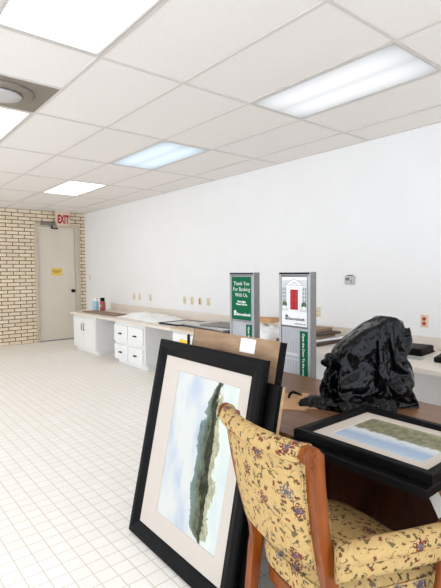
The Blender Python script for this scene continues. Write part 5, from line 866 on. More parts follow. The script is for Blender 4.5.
BAG_Z = (9,11,19,-34,32,-35,19,-19,30,-29,33,-32,36,-33,34,-29,34,-24,27,-17,26,-12,25,-11,21,-6,22,-10,25,-12,25,-10,23,-8,23,-8,19,-2,20,-3,22,-5,24,-7,27,-10,29,-19,36,-15,31,-11,26,-7,26,-8,27,-8,24,-6,24,-7,24,-7,25,-8,25,-8,24,-7,24,-7,25,-8,27,-9,27,-14,33,-18,36,-19,34,-17,35,-17,-545,-9,21,12,-12,15,-13,14,13,10,8,-2,8,15,8,13,15,15,12,18,20,20,21,14,18,17,18,18,18,17,17,18,18,18,19,19,19,19,18,19,19,19,14,-597,10,22,-5,20,-9,14,15,10,3,13,13,-10,1,16,12,17,11,19,18,19,21,20,16,16,17,18,17,18,18,19,19,18,19,20,20,20,20,19,20,14,18,19,-622,21,-5,21,3,17,17,-4,15,15,15,9,7,1,-5,18,10,19,17,14,20,20,21,16,16,19,16,18,
17,17,20,20,20,20,21,21,21,21,20,20,19,15,17,-636,18,-3,18,19,9,-3,11,12,14,15,12,8,-7,16,5,20,17,17,10,18,20,21,19,16,20,17,16,17,21,19,21,21,21,22,22,21,21,21,20,19,20,18,-658,20,-5,17,13,16,16,16,9,-12,17,9,-3,14,1,17,18,10,17,20,20,20,20,20,19,16,18,19,20,20,22,22,21,22,22,21,22,21,20,20,20,19,13,-663,20,7,18,15,17,13,8,5,-4,-9,15,-9,12,13,19,16,20,18,18,19,20,20,21,19,18,21,20,21,21,22,20,22,22,22,22,21,21,21,20,19,20,17,-673,16,16,16,13,-6,-1,5,14,9,2,-11,11,10,17,20,20,18,19,20,21,20,20,20,21,20,20,21,21,22,22,21,22,23,22,22,21,21,20,20,20,20,20,-677,18,18,-2,0,7,16,-2,-13,3,2,14,9,
22,20,13,19,21,19,20,20,21,20,21,20,21,21,21,22,22,23,22,23,22,22,22,21,21,21,20,21,21,20,-674,14,18,7,-16,17,9,-13,-3,1,1,10,16,22,18,15,18,19,20,20,21,21,20,21,21,22,21,23,22,23,23,22,23,22,22,22,21,21,22,21,21,22,21,-677,16,15,-8,4,-19,7,16,10,7,-3,-6,18,20,17,15,20,19,20,20,20,21,21,21,22,23,22,23,23,22,23,23,22,22,22,22,22,22,22,23,22,22,23,-708,20,2,14,-4,-10,-15,15,15,16,21,-10,19,11,19,20,20,18,20,20,21,21,20,22,23,22,23,23,23,22,23,22,22,23,22,22,23,22,24,23,23,24,23,-733,1,5,15,2,-6,-15,17,18,19,22,8,17,15,10,20,19,20,21,21,21,21,21,23,23,23,23,23,22,23,22,22,22,22,22,23,24,24,24,24,24,
25,24,-760,-12,3,13,-5,4,19,26,15,10,14,24,11,19,8,15,19,21,21,21,22,22,23,23,24,23,23,23,22,23,22,21,22,23,23,24,24,25,25,25,25,25,23,-794,-14,-1,15,26,16,8,23,24,11,9,11,19,21,8,18,19,13,22,23,23,24,24,24,19,23,24,23,22,22,22,22,22,24,24,24,26,25,25,26,25,24,23,-809,-24,9,25,5,27,18,23,18,25,9,8,12,20,17,18,18,6,22,24,24,24,25,25,17,23,22,23,22,22,22,22,23,24,25,25,26,25,26,25,25,24,23,-832,1,-5,24,13,16,23,21,25,24,22,6,15,14,16,19,17,5,20,24,26,25,25,25,23,21,14,23,22,23,23,23,24,25,25,26,25,26,26,24,23,22,21,-851,23,-12,25,28,20,18,11,23,23,21,21,18,15,3,22,11,15,13,23,26,26,21,22,17,23,
23,24,24,23,23,24,25,25,26,25,26,26,26,25,24,23,22,-874,26,-6,25,9,23,8,25,19,22,20,21,21,21,19,18,22,8,4,24,22,16,22,23,23,25,25,25,24,23,24,25,25,25,25,25,26,25,25,24,21,23,22,-867,18,1,25,-8,25,11,26,23,22,19,22,23,22,23,18,-7,8,23,23,15,22,25,26,27,26,26,25,24,24,25,24,25,25,24,25,25,24,24,24,24,22,23,-860,-9,25,21,0,0,16,25,24,24,24,23,19,24,24,-9,-5,25,22,19,25,26,27,27,27,27,26,26,25,23,25,25,24,24,24,24,24,23,25,24,22,24,25,-881,23,18,14,-9,5,23,24,23,23,19,25,19,25,1,19,-6,20,19,26,24,26,27,26,28,27,27,27,26,25,24,23,24,23,24,23,24,23,24,24,25,24,23,-867,5,27,7,-9,14,15,23,17,23,25,
20,24,3,17,22,1,17,22,26,26,23,26,28,27,27,27,25,26,25,25,24,24,23,23,23,23,23,24,24,25,25,24,-884,20,28,3,-6,24,13,14,24,22,19,15,9,16,19,23,9,20,22,25,26,22,24,26,28,26,26,26,24,26,26,24,23,23,23,22,24,23,24,24,24,26,26,-879,8,11,8,24,10,24,18,16,14,7,25,22,6,18,19,20,22,25,25,20,27,19,24,25,26,25,26,26,25,25,24,23,23,23,23,23,24,22,25,26,26,27,-857,-26,27,18,23,7,1,20,12,15,26,17,18,28,13,22,21,17,25,20,25,27,17,23,23,25,24,19,24,26,25,24,23,24,23,24,24,24,25,27,27,27,27,-871,-16,14,25,11,22,21,-8,18,25,26,10,28,21,26,12,21,21,22,22,27,26,24,24,24,23,-4,24,25,26,25,24,24,25,24,24,25,25,26,
27,26,27,25,-869,-13,0,25,27,20,11,26,-4,26,26,7,26,27,22,24,24,21,19,17,21,27,18,23,23,6,25,10,25,25,24,24,24,25,25,25,25,25,26,25,26,24,23,-862,11,-18,27,26,11,24,20,17,9,27,7,24,26,26,19,26,24,18,21,20,22,25,5,22,23,12,14,25,25,20,22,25,25,26,25,25,25,24,24,20,23,23,-852,25,-25,23,27,12,27,24,25,-3,27,22,11,23,25,24,22,26,23,17,21,25,5,9,22,15,20,24,24,25,13,24,26,24,25,24,25,23,23,20,20,23,24,-838,25,-23,15,27,24,17,28,24,23,-3,25,21,19,16,22,24,26,25,22,23,22,-3,5,19,22,24,24,25,24,8,27,23,25,26,23,20,24,21,21,23,21,23,-826,24,-18,5,25,23,22,28,22,24,1,27,5,20,21,25,25,21,24,27,27,14,25,2,
19,17,20,15,18,22,25,13,26,25,25,26,25,25,21,23,4,20,15,-803,24,-11,2,24,26,14,25,28,27,22,-3,22,7,21,21,23,26,22,25,29,23,22,20,5,20,20,24,10,14,16,25,26,26,25,24,21,24,22,23,-12,13,13,-776,23,3,-7,25,13,25,25,27,18,23,19,7,12,13,24,18,24,25,25,26,16,21,22,20,24,20,23,22,14,-3,23,24,27,26,25,23,21,24,21,3,15,19,-802,18,23,-4,18,25,15,19,27,23,24,17,24,13,-11,18,25,23,25,27,25,27,18,22,22,22,23,20,17,12,-4,20,23,24,26,25,24,24,23,22,22,17,15,-814,2,25,26,16,3,18,27,26,6,24,25,3,21,24,-1,22,24,27,28,28,28,28,23,21,21,21,14,18,-3,5,21,21,21,24,25,23,24,22,23,22,23,24,-827,12,20,11,27,19,25,16,10,
24,10,27,17,6,25,25,13,21,13,28,27,29,28,29,3,21,21,25,23,-9,16,25,22,20,21,21,10,24,23,21,22,23,25,-820,23,10,18,21,16,21,0,20,25,26,24,3,23,25,13,24,27,16,15,28,27,28,12,26,24,23,16,-3,16,23,24,24,25,16,17,-1,23,23,23,22,24,16,-792,16,22,6,8,19,19,23,4,26,24,25,14,17,21,18,25,23,25,20,11,27,28,10,26,15,18,24,19,20,3,27,27,21,20,3,13,11,24,22,22,24,7,-780,25,-3,27,26,20,16,24,-8,18,26,9,18,26,26,24,26,22,18,27,25,2,19,24,23,22,19,20,13,5,26,26,19,28,26,2,-3,15,23,20,23,22,-10,-740,-18,26,25,26,24,24,25,7,17,7,19,13,21,26,26,20,26,28,10,27,27,5,24,22,23,-13,21,20,24,14,27,27,23,25,6,-8,
13,24,17,18,21,-7,-758,24,18,9,24,21,24,24,20,23,24,21,8,22,13,26,25,25,25,-2,28,26,19,18,26,-11,25,10,24,12,25,24,22,17,26,20,-11,6,24,16,16,17,21,-763,24,-15,18,24,26,26,26,26,27,25,7,25,26,4,18,25,26,25,25,5,15,25,23,-3,10,25,18,23,24,18,7,21,22,22,21,14,-15,18,21,23,22,5,-759,6,24,-1,25,25,25,27,26,27,27,27,20,-10,24,17,23,24,24,20,4,21,24,26,4,24,14,24,24,-8,20,25,20,21,16,15,23,-1,15,20,17,14,20,-760,24,-11,20,23,26,26,25,27,27,28,25,18,-5,22,24,14,23,21,6,18,22,22,18,4,25,25,27,-3,12,26,20,7,26,15,16,23,23,2,15,24,24,12,-762,3,17,18,18,25,26,26,27,26,21,18,18,20,19,17,21,4,20,19,6,29,
19,20,22,10,23,-2,14,25,4,16,26,26,26,24,2,23,24,23,-2,26,24,-757,18,13,17,3,20,25,24,24,8,21,12,19,21,21,24,8,24,22,24,4,25,19,17,23,18,21,8,-9,18,24,17,26,27,25,24,8,25,25,6,19,14,10,-732,-8,17,23,25,0,20,23,10,15,17,18,23,27,26,10,23,26,24,17,10,23,20,21,19,9,17,20,7,-1,28,25,14,20,25,21,24,24,20,-6,16,25,1,-751,25,25,12,22,13,11,25,14,22,19,19,5,28,28,25,20,26,-6,16,23,25,21,19,10,23,25,8,19,-1,23,26,28,24,-2,24,22,25,3,9,19,2,14,-735,24,11,24,19,4,24,24,20,17,16,4,26,28,28,25,26,-8,24,16,18,21,20,10,24,20,10,23,12,19,25,19,24,-3,19,26,24,17,26,-12,1,24,0,-720,26,4,25,5,23,24,
24,14,16,4,25,25,27,26,24,26,-4,27,10,21,26,15,12,24,23,14,16,11,15,21,9,18,28,12,23,19,23,30,8,-7,5,-16,-700,25,-2,23,12,23,25,11,19,4,26,25,27,21,24,27,23,2,28,5,21,27,12,25,10,25,19,8,3,22,17,8,27,15,15,20,20,20,27,29,15,-27,15,-721,24,-6,17,25,24,22,0,15,24,25,23,25,19,25,19,26,10,28,22,4,19,27,25,4,22,1,25,18,4,14,13,27,7,27,25,19,15,16,29,19,1,-13,-717,24,-7,20,23,23,23,-3,25,22,23,23,16,25,20,19,26,19,26,23,22,21,14,17,-15,19,25,8,14,25,12,13,26,10,26,25,28,25,16,-11,24,12,17,-745,24,4,22,22,0,16,20,15,22,24,15,21,23,23,27,22,24,9,21,23,20,18,7,26,-5,24,11,25,6,27,27,15,4,26,
24,27,22,21,-4,-3,16,16,-725,13,23,22,20,8,20,-16,23,25,21,25,25,23,22,24,17,27,11,6,28,12,22,20,0,11,22,23,4,27,26,19,8,26,20,17,24,22,16,-18,21,22,-1,-712,21,17,24,24,19,-8,-3,20,27,25,25,25,25,20,16,23,20,-5,22,18,20,15,19,19,17,14,25,12,2,24,26,23,12,27,22,13,0,21,-8,21,21,17,-702,8,22,24,22,18,9,-10,15,21,19,26,26,27,19,19,21,13,-6,28,22,15,-5,18,19,23,24,23,24,7,7,16,24,26,27,11,25,8,-13,14,24,22,19,-698,20,16,5,25,23,-16,26,8,21,24,21,21,9,16,19,20,22,17,18,22,-1,8,16,25,23,20,20,10,3,27,26,20,18,27,15,7,15,18,-12,21,24,12,-657,-7,16,17,10,14,-1,26,11,11,18,22,17,12,25,17,6,23,18,24,
26,0,17,23,19,14,14,20,-4,25,27,28,10,25,28,24,18,15,0,-12,16,23,25,-654,-8,-6,9,19,16,14,25,9,18,-1,18,18,24,25,16,15,2,22,25,24,26,13,14,4,15,18,17,10,20,26,29,19,20,29,19,17,-5,4,12,24,24,26,-666,-2,6,-8,26,-3,24,2,23,23,1,26,17,18,27,0,10,25,27,27,7,26,17,7,6,23,5,21,22,13,26,28,17,29,12,27,0,7,17,22,23,24,21,-672,18,0,-23,6,17,-3,24,23,26,9,26,20,12,27,18,0,26,12,12,20,26,1,11,24,20,-1,21,21,24,25,19,29,27,20,17,24,12,-2,24,24,25,23,-677,16,-22,-21,-3,18,18,26,15,24,27,5,21,24,25,22,19,-4,-5,23,25,7,17,20,25,17,-6,22,23,24,25,29,29,23,15,28,26,11,2,24,22,16,26,-679,8,-24,-17,-3,
17,23,26,20,29,12,17,22,17,25,21,-7,-5,24,24,3,22,16,24,23,1,14,20,24,25,27,28,20,13,28,28,15,20,19,17,16,24,20,-683,7,-25,-14,-3,21,27,21,26,28,-7,23,24,24,23,-3,0,17,11,22,13,13,26,24,11,21,23,6,24,25,26,11,16,27,28,28,28,24,3,21,22,27,27,-703,5,-24,-12,-3,25,27,27,28,7,22,18,8,25,17,-13,4,14,25,15,23,15,26,20,16,16,25,9,25,22,12,16,20,28,28,28,25,27,23,21,17,13,21,-700,7,-24,-6,12,5,26,25,18,15,28,2,26,14,14,-17,13,17,21,24,15,22,25,12,21,17,23,14,21,13,18,20,21,25,25,26,27,27,25,15,23,24,25,-715,12,-23,8,9,9,6,27,4,28,23,22,14,-6,20,-3,23,5,16,21,23,26,12,14,24,21,15,25,12,19,20,21,22,
25,23,27,26,26,26,25,23,24,14,-721,24,-18,-5,6,7,13,25,11,27,13,19,1,25,-1,22,7,24,25,16,8,25,7,10,21,23,24,24,20,13,21,21,21,23,25,26,26,26,26,25,25,26,25,-733,24,-6,-15,6,0,18,14,27,6,28,3,21,6,6,26,25,21,18,23,-3,25,3,8,24,23,25,24,24,20,14,21,21,21,25,25,26,26,25,26,25,26,24,-729,24,-7,1,-16,2,22,14,15,22,19,-2,23,23,19,1,26,13,16,13,25,16,6,13,18,22,25,24,21,24,21,21,21,21,18,25,26,25,26,26,25,26,26,-729,24,-1,4,-17,-10,25,26,5,24,-8,22,19,13,21,24,-8,23,23,26,5,17,24,18,15,10,25,25,24,20,17,22,21,23,24,24,24,25,24,24,26,26,26,-722,16,23,-16,-6,-17,24,26,12,26,-4,-11,17,26,19,22,19,18,
14,-1,10,24,25,24,10,20,25,24,24,19,23,23,23,22,23,23,24,25,26,25,22,25,26,-725,20,19,-1,-20,-11,22,23,24,22,0,-18,5,23,23,24,18,24,-9,24,5,23,14,21,22,25,25,24,23,23,23,23,23,22,23,23,24,25,26,24,25,23,23,-723,22,6,16,-19,-13,22,23,24,20,6,-21,-2,25,17,22,21,20,0,25,-1,16,21,24,25,25,25,23,24,23,23,23,22,22,23,24,23,25,25,26,25,25,23,-727,23,18,4,-13,-15,21,23,24,17,14,-22,-3,9,22,24,0,20,24,13,21,-1,23,24,25,24,25,24,23,23,23,23,22,20,22,22,24,24,24,26,25,25,24,-713,22,8,3,-21,8,22,21,19,14,22,-20,12,5,4,21,-8,24,24,2,14,23,22,24,23,24,24,24,24,22,23,22,22,21,22,21,23,22,23,24,23,23,24,-698,-2,1,
21,9,1,15,15,22,22,20,-10,12,-19,-10,22,5,24,24,20,16,6,22,23,24,24,24,25,24,23,23,22,22,21,21,21,22,22,23,23,23,21,22,-684,3,-16,11,6,18,14,22,22,22,23,2,8,-11,-14,-17,21,24,23,20,-7,23,22,22,23,23,24,25,24,25,23,24,22,21,22,21,21,22,23,23,24,23,23,-676,3,-17,-1,20,11,20,22,23,22,22,22,-12,-15,-20,-5,12,24,23,13,0,16,22,21,21,23,23,24,24,24,23,24,22,22,21,21,21,22,22,23,23,23,23,-648,-16,-1,14,4,9,22,12,22,22,22,19,-9,-18,-18,13,-1,22,23,4,18,6,20,20,20,21,22,22,23,23,23,24,22,23,21,21,21,21,23,22,23,23,22,-646,21,2,-7,8,20,-4,16,20,22,22,15,-12,-10,-19,11,4,20,22,16,12,1,18,19,19,20,20,22,22,23,23,
23,23,22,21,20,20,21,22,22,22,23,23,-630,18,14,4,-2,19,13,-9,17,19,10,9,16,-20,-15,5,20,13,16,20,10,-1,17,19,17,20,20,20,21,22,23,23,22,21,21,21,20,21,21,21,22,22,20,-612,20,19,-8,15,15,2,22,-8,21,19,-14,20,-18,-14,18,19,16,16,6,9,-3,17,16,18,18,19,20,21,22,22,22,22,22,21,20,20,20,19,20,21,21,22,-596,17,9,12,20,-10,21,10,14,13,17,-5,-14,17,-7,-14,20,-2,12,4,15,17,19,20,19,18,14,19,21,21,21,21,22,20,19,21,20,20,19,20,20,21,21,-576,19,-1,22,-11,22,21,0,15,17,19,-5,-19,-8,-6,3,19,-6,11,20,18,18,12,19,19,12,17,19,20,21,20,21,18,19,21,19,20,19,19,20,20,20,21,-551,-14,19,15,21,8,6,8,21,12,19,-10,-9,1,-18,9,
0,-11,18,19,14,20,21,9,16,18,19,20,19,19,20,18,19,18,20,18,20,19,19,19,19,20,20,-539,-8,20,21,-8,20,18,17,-7,20,19,18,-9,-11,-14,-14,-17,12,16,16,14,19,13,17,18,20,19,19,18,18,19,18,19,18,19,18,18,19,18,19,18,17,19,-540,15,21,16,-4,22,4,22,5,18,19,0,-12,-8,-18,-15,-2,10,13,17,14,15,18,18,16,18,19,19,19,19,19,19,18,18,16,18,16,17,18,14,18,18,20,-515,13,-1,16,18,16,1,20,20,14,5,-5,-6,-13,-17,-8,-1,9,14,16,8,14,18,19,19,20,19,19,19,18,19,19,18,17,16,12,17,15,14,17,18,19,19,-507,16,16,3,0,15,19,20,19,-3,-13,-9,8,8,-3,-7,-13,8,15,16,0,18,16,18,18,18,18,16,18,18,19,17,19,19,15,16,17,17,16,12,17,18,18,-466,
4,20,9,1,-16,17,17,-1,-2,-5,-8,-8,9,10,11,9,7,-1,12,5,14,15,17,18,8,18,18,18,18,18,15,19,19,19,18,16,17,15,15,14,17,16,-418,3,7,-6,-5,-6,-4,-4,-4,-4,-4,-3,0,4,10,10,11,12,16,17,13,13,13,14,14,9,7,19,18,17,17,19,19,18,18,18,17,17,15,14,15,16,17,-381,12,-2,-5,-3,-2,-5,-4,-11,-8,-7,-3,-2,-12,8,11,10,17,12,17,19,6,12,12,13,15,18,19,18,17,18,19,19,18,19,18,17,17,15,13,14,14,16,-380,18,9,-1,0,-1,-7,-10,-9,-9,-9,-9,-10,-10,-9,17,15,9,11,19,19,18,8,12,15,17,18,18,18,19,17,18,19,20,18,18,18,17,16,14,5,16,16,-374,-5,-12,3,-2,-3,-4,-8,-8,-9,-8,-10,-11,-9,15,17,16,14,12,12,18,20,20,15,10,17,19,18,19,
18,18,18,19,19,19,19,17,18,15,7,12,12,12,-399,-13,-10,-4,-3,-3,-2,-6,-8,-9,-8,-8,-5,13,14,12,12,15,15,19,18,19,20,20,20,19,19,19,18,18,18,17,16,19,19,18,18,17,16,13,12,13,12,-445,-13,-12,-3,4,-11,-6,-6,5,-8,-12,-2,16,13,12,12,9,8,16,18,18,19,20,20,21,21,22,22,21,20,20,19,19,19,18,17,17,17,11,13,13,13,13,-481,-11,-11,4,-8,-6,9,-15,-3,-3,7,13,-5,14,13,16,11,11,9,17,19,20,20,21,22,22,22,22,17,19,20,20,19,19,20,19,19,18,17,15,15,15,12,-517,-12,-5,-4,0,16,-14,3,10,-9,13,-11,6,17,12,10,14,13,12,13,19,19,21,21,22,21,22,22,21,18,16,18,18,19,18,18,19,18,18,17,18,18,18,-514,9,-9,0,-8,-14,14,-3,-13,13,-15,5,7,18,
11,10,13,13,14,15,14,19,21,21,22,21,21,22,21,14,19,18,17,18,18,18,19,19,18,18,19,18,19,-481,1,-4,-16,-18,7,-9,-16,11,-15,4,2,11,17,8,13,13,15,12,15,17,15,19,20,22,20,22,21,21,17,14,18,19,18,18,19,19,19,19,19,19,19,18,-505,-6,10,12,-14,-19,-10,6,-3,-17,4,7,15,17,8,13,14,14,15,17,15,16,16,17,19,20,20,21,20,19,15,19,18,19,18,19,19,19,19,19,19,18,18,-537,14,13,13,-3,-9,-10,-10,-17,12,-10,12,18,16,8,13,15,16,14,18,18,14,16,17,17,17,18,18,20,20,18,18,18,18,19,19,20,19,20,19,20,19,19,-545,-8,12,17,-8,-7,-7,-6,0,13,-7,18,12,17,8,13,18,17,15,16,16,16,16,18,16,17,15,15,19,19,18,18,19,19,19,20,19,20,19,19,19,19,
18,-540,4,-16,12,19,-9,-12,-7,10,2,-5,20,10,20,6,13,17,17,16,17,17,17,16,17,16,16,12,17,17,19,19,19,19,19,18,19,21,20,19,19,19,19,17,-539,14,-19,8,6,2,-1,-4,-9,-13,16,19,10,19,6,13,15,18,15,18,16,19,16,14,12,17,15,20,18,17,20,19,16,18,20,20,21,20,19,19,19,11,15,-522,10,-19,-20,-1,2,3,11,-18,16,16,16,13,12,11,12,10,16,15,17,18,20,11,10,18,19,20,19,18,18,16,16,18,20,20,20,20,20,18,18,18,18,17,-528,13,-20,-20,8,-3,-5,-8,15,-7,14,16,17,18,18,13,10,19,15,14,13,6,15,20,20,20,20,20,18,18,19,14,19,17,19,20,19,19,18,18,17,17,14,-516,8,-19,-21,10,-16,-3,4,12,-10,18,18,9,18,18,18,16,8,0,14,14,19,21,21,20,21,20,
17,20,19,19,18,14,19,18,20,19,17,17,10,15,14,15,-486,-13,-21,5,-8,-19,6,5,4,-1,-1,12,17,17,16,19,19,-12,16,18,20,21,20,21,20,21,20,19,18,19,16,20,16,19,19,18,18,18,15,13,16,14,10,-517,16,4,-10,-16,-7,-8,-5,-2,1,18,16,13,10,17,16,-2,17,16,19,20,20,21,20,21,20,19,18,20,19,16,19,18,20,19,19,17,15,17,15,14,15,15,-520,-1,16,-2,-6,-6,-5,-8,-9,-9,17,9,10,15,17,8,15,17,14,18,20,19,20,20,20,20,20,18,19,20,20,10,18,18,20,20,18,19,17,16,15,14,15,-551,2,3,3,0,-1,-8,7,-14,13,13,-1,15,15,17,15,12,17,17,17,19,19,20,20,19,20,19,20,19,18,17,17,16,11,19,20,18,15,15,17,18,16,17,24,1,-6,-17,5,0,0,-4,-9,12,-3,-7,
0,-2,-12,-1,-13,-7,-19,-17,-9,130,4,-5,-17,-6,7,1,-5,-9,12,-6,4,-11,-5,-8,1,-13,-4,-19,-21,-6,127,-3,8,-14,-14,8,1,-5,-8,11,-9,4,-10,-8,-4,2,-12,-6,-21,-18,-9,108,11,16,-19,-6,6,0,-3,-9,10,-11,4,-10,-5,-4,1,-11,-8,-18,-19,-15,117,11,11,-18,-1,-6,7,-6,-5,10,-12,4,-9,-2,-6,0,-10,-12,-16,-16,-31,130,9,11,-17,-6,-3,9,-11,7,3,-12,4,-4,-9,1,-6,-9,-14,-13,-28,-28,126,22,7,-13,-9,-3,9,-10,4,6,-12,4,-8,1,-4,-8,-7,-13,-21,-27,-27,130,17,10,-9,-11,-4,9,-9,1,8,-11,3,-6,3,-10,-6,-6,-18,-24,-24,-31,135,11,15,-2,-12,-6,8,-7,0,8,-10,1,-2,1,-11,-2,-12,-22,-19,-30,-30,138,17,8,2,-9,-9,7,-5,-2,8,-8,0,4,-8,-6,-2,-18,-16,-29,-28,-29,141,18,
-2,8,-2,-10,5,-5,-2,8,-8,6,-1,-8,0,-8,-15,-25,-27,-28,-29,145,17,-2,0,6,-9,2,-2,-3,7,-5,5,-3,-5,2,-9,-25,-25,-28,-24,-22,144,16,-3,-1,0,3,-5,3,-5,6,-4,3,-6,6,-2,-21,-20,-27,-20,-22,-28,146,14,-4,0,1,-3,2,-4,4,-3,3,-6,5,8,-12,-14,-26,-17,-23,-27,-24,133,20,-9,-2,2,1,-2,0,-2,-1,3,7,12,-11,-8,-10,-22,-27,-25,-20,-28,145,3,8,-12,-3,-3,0,0,0,7,10,13,-11,-11,-10,-6,-20,-28,-28,-27,-20,146,22,-2,-5,-8,-8,-3,5,10,12,8,-13,-6,-5,-9,-10,-28,-27,-23,-24,-19,153,-6,-3,0,2,3,7,10,7,2,-9,-11,2,-5,-4,-18,-30,-25,-22,-22,-27,152,-3,6,11,4,4,4,0,-3,-9,-9,-4,3,2,-3,-26,-18,-29,-30,-28,-20,150,9,9,4,3,0,-1,-5,-6,-9,-2,7,0,
-4,-5,-10,-25,-30,-30,-24,-30,146,22,3,2,0,0,-8,-4,-6,-5,6,0,1,-1,-4,-12,-25,-24,-31,-31,-31,154,18,-1,1,3,-7,-1,-5,-10,0,1,2,3,2,-5,-10,-23,-24,-29,-32,-32,152,10,13,-4,-6,-7,-10,-3,1,3,4,3,1,-4,-4,-8,-20,-24,-34,-31,-28,143,25,-8,-8,-7,-6,3,3,7,1,0,-1,-5,-8,1,-4,-17,-27,-31,-33,-32,157,9,-12,-6,-6,9,1,2,-4,1,3,-7,-9,4,-3,-1,-19,-31,-20,-34,-35,147,14,2,-3,-6,-15,3,3,6,-1,-12,-2,5,-1,1,-6,-18,-31,-19,-32,-35,135,16,2,-16,5,2,2,1,-3,-12,6,4,0,-2,-2,-12,-12,-22,-30,-32,-33,139,-5,7,-18,-4,1,1,6,3,1,0,-6,-7,-1,9,-9,-14,-19,-30,-31,-26,124,25,-23,0,-19,2,-6,-1,2,1,4,-9,-2,14,0,-13,-5,-18,-27,-31,-20,118,9,15,
-20,1,-24,-8,3,-2,10,-18,-6,9,-1,10,-15,-1,-11,-29,-28,-28,110,15,17,5,4,-17,-23,-17,9,5,-2,-9,-19,-2,8,15,-22,-5,-25,-16,-28,83,18,11,4,3,5,2,-27,-12,-1,6,-1,-14,-22,19,7,-12,-15,-26,-8,-13,55,28,-5,2,5,4,13,-3,-7,-9,-11,-14,-4,-24,9,7,1,-26,14,-18,-22,75,-3,-17,0,5,20,-4,5,-14,-9,-10,-11,-5,-6,-10,9,11,-6,-15,-17,-18,81,-15,-9,-3,5,21,-9,7,3,-10,3,-13,-16,-15,-17,6,10,0,-20,3,-4)
def bag():
    t = thing('plastic_bag', 'large crumpled black plastic bag draped over something on the desk', 'bag', (2.205, 1.375, DT), math.radians(-39.4))
    NX, NY, NZ = 36, 22, 42             # a tube with a closed top: sides first, then the top
    n = 2*(NX+NY); bm = bmesh.new(); order = {}; quads = []
    def rim(i):
        i %= n
        if i < NX: return (i, 0)
        if i < NX+NY: return (NX, i-NX)
        if i < 2*NX+NY: return (2*NX+NY-i, NY)
        return (0, 2*NX+2*NY-i)
    def get(k): return order.setdefault(k, len(order))
    def side(i, k): return get(rim(i)+(NZ,)) if k == NZ else get((i % n, -1, k))
    for i in range(n):
        for k in range(NZ): quads.append((side(i, k), side(i+1, k), side(i+1, k+1), side(i, k+1)))
    for i in range(NX):
        for j in range(NY): quads.append(tuple(get((a, c, NZ)) for a, c in ((i, j), (i+1, j), (i+1, j+1), (i, j+1))))
    p = [0, 0, 0]; vv = []
    for dx, dy, dz in zip(BAG_X, BAG_Y, BAG_Z):
        p = [p[0]+dx, p[1]+dy, p[2]+dz]; 
        x, y, z = (c_/2000 for c_ in p)
        if x < 0: x -= .06*min(1, z/.3)*min(1, -x/.15)
        else: x -= .045*min(1, z/.38)*min(1, x/.12)
        vv.append(bm.verts.new((x, y, z*1.03+.001)))
    for q in quads: bm.faces.new([vv[k] for k in q]).smooth = True
    sm = [v for v in bm.verts]
    bmesh.ops.smooth_vert(bm, verts=sm, factor=.25, use_axis_x=True, use_axis_y=True, use_axis_z=True)
    # gathered neck with knot on the left
    o = obj('bag_body', bm, 'bag', t)
    md = o.modifiers.new('smooth', 'SUBSURF'); md.levels = md.render_levels = 1
    bm = bmesh.new()
    rings = []
    for k in range(40):                 # pleated neck, pinched under a ruffled knot
        q = k/39; z = .004+.27*q
        R = .05-.02*math.sin(q*PI*.75) if q < .72 else .026+.03*math.sin((q-.72)/.28*PI)
        cxx = -.238-.016*math.sin(q*5)
        ring = []
        for i in range(72):
            a = 2*PI*i/72
            rr = R*(1+.26*math.sin(7*a+q*6)+.16*math.sin(11*a-q*9)+.3*noise.noise(Vector((math.cos(a)*1.6, math.sin(a)*1.6, q*5))))
            ring.append((cxx+rr*math.cos(a), -.03+rr*1.05*math.sin(a), z+.012*noise.noise(Vector((math.cos(a)*2, math.sin(a)*2, q*8+4)))*(q > .02)))
        rings.append(ring)
    loft(bm, rings)
    obj('bag_neck', bm, 'bag', t)
    # flattened tail spread on the desk
    bm = bmesh.new(); nu, nv = 44, 26; g = {}
    for i in range(nu+1):
        for j in range(nv+1):
            a, b = i/nu, j/nv*2-1
            wv = .02+.085*math.sin(min(1, a*1.15+.12)*PI*.5)
            x = -.42+.46*a; y = -.045-.09*a+b*wv+.02*math.sin(a*9)
            dd, _ = noise.voronoi(Vector((x*13, y*15, 2)))
            hgt = max(0, 1-abs(b)**3)*(.012+.05*a+.035*(.6-min(dd[1]-dd[0], .8)))+.012*(1-a)*max(0, 1-b*b)
            if a == 0: hgt *= .6
            g[i, j] = bm.verts.new((x, y, max(.0015, hgt)))
    for i in range(nu):
        for j in range(nv): bm.faces.new((g[i, j], g[i+1, j], g[i+1, j+1], g[i, j+1])).smooth = True
    bd = [g[i, 0] for i in range(nu+1)]+[g[nu, j] for j in range(1, nv+1)]+[g[i, nv] for i in range(nu-1, -1, -1)]+[g[0, j] for j in range(nv-1, 0, -1)]
    lo = [bm.verts.new((v.co.x, v.co.y, 0)) for v in bd]; n = len(bd)
    for k in range(n): bm.faces.new((bd[k], lo[k], lo[(k+1) % n], bd[(k+1) % n]))
    obj('bag_tail', bm, 'bag', t)
bag()

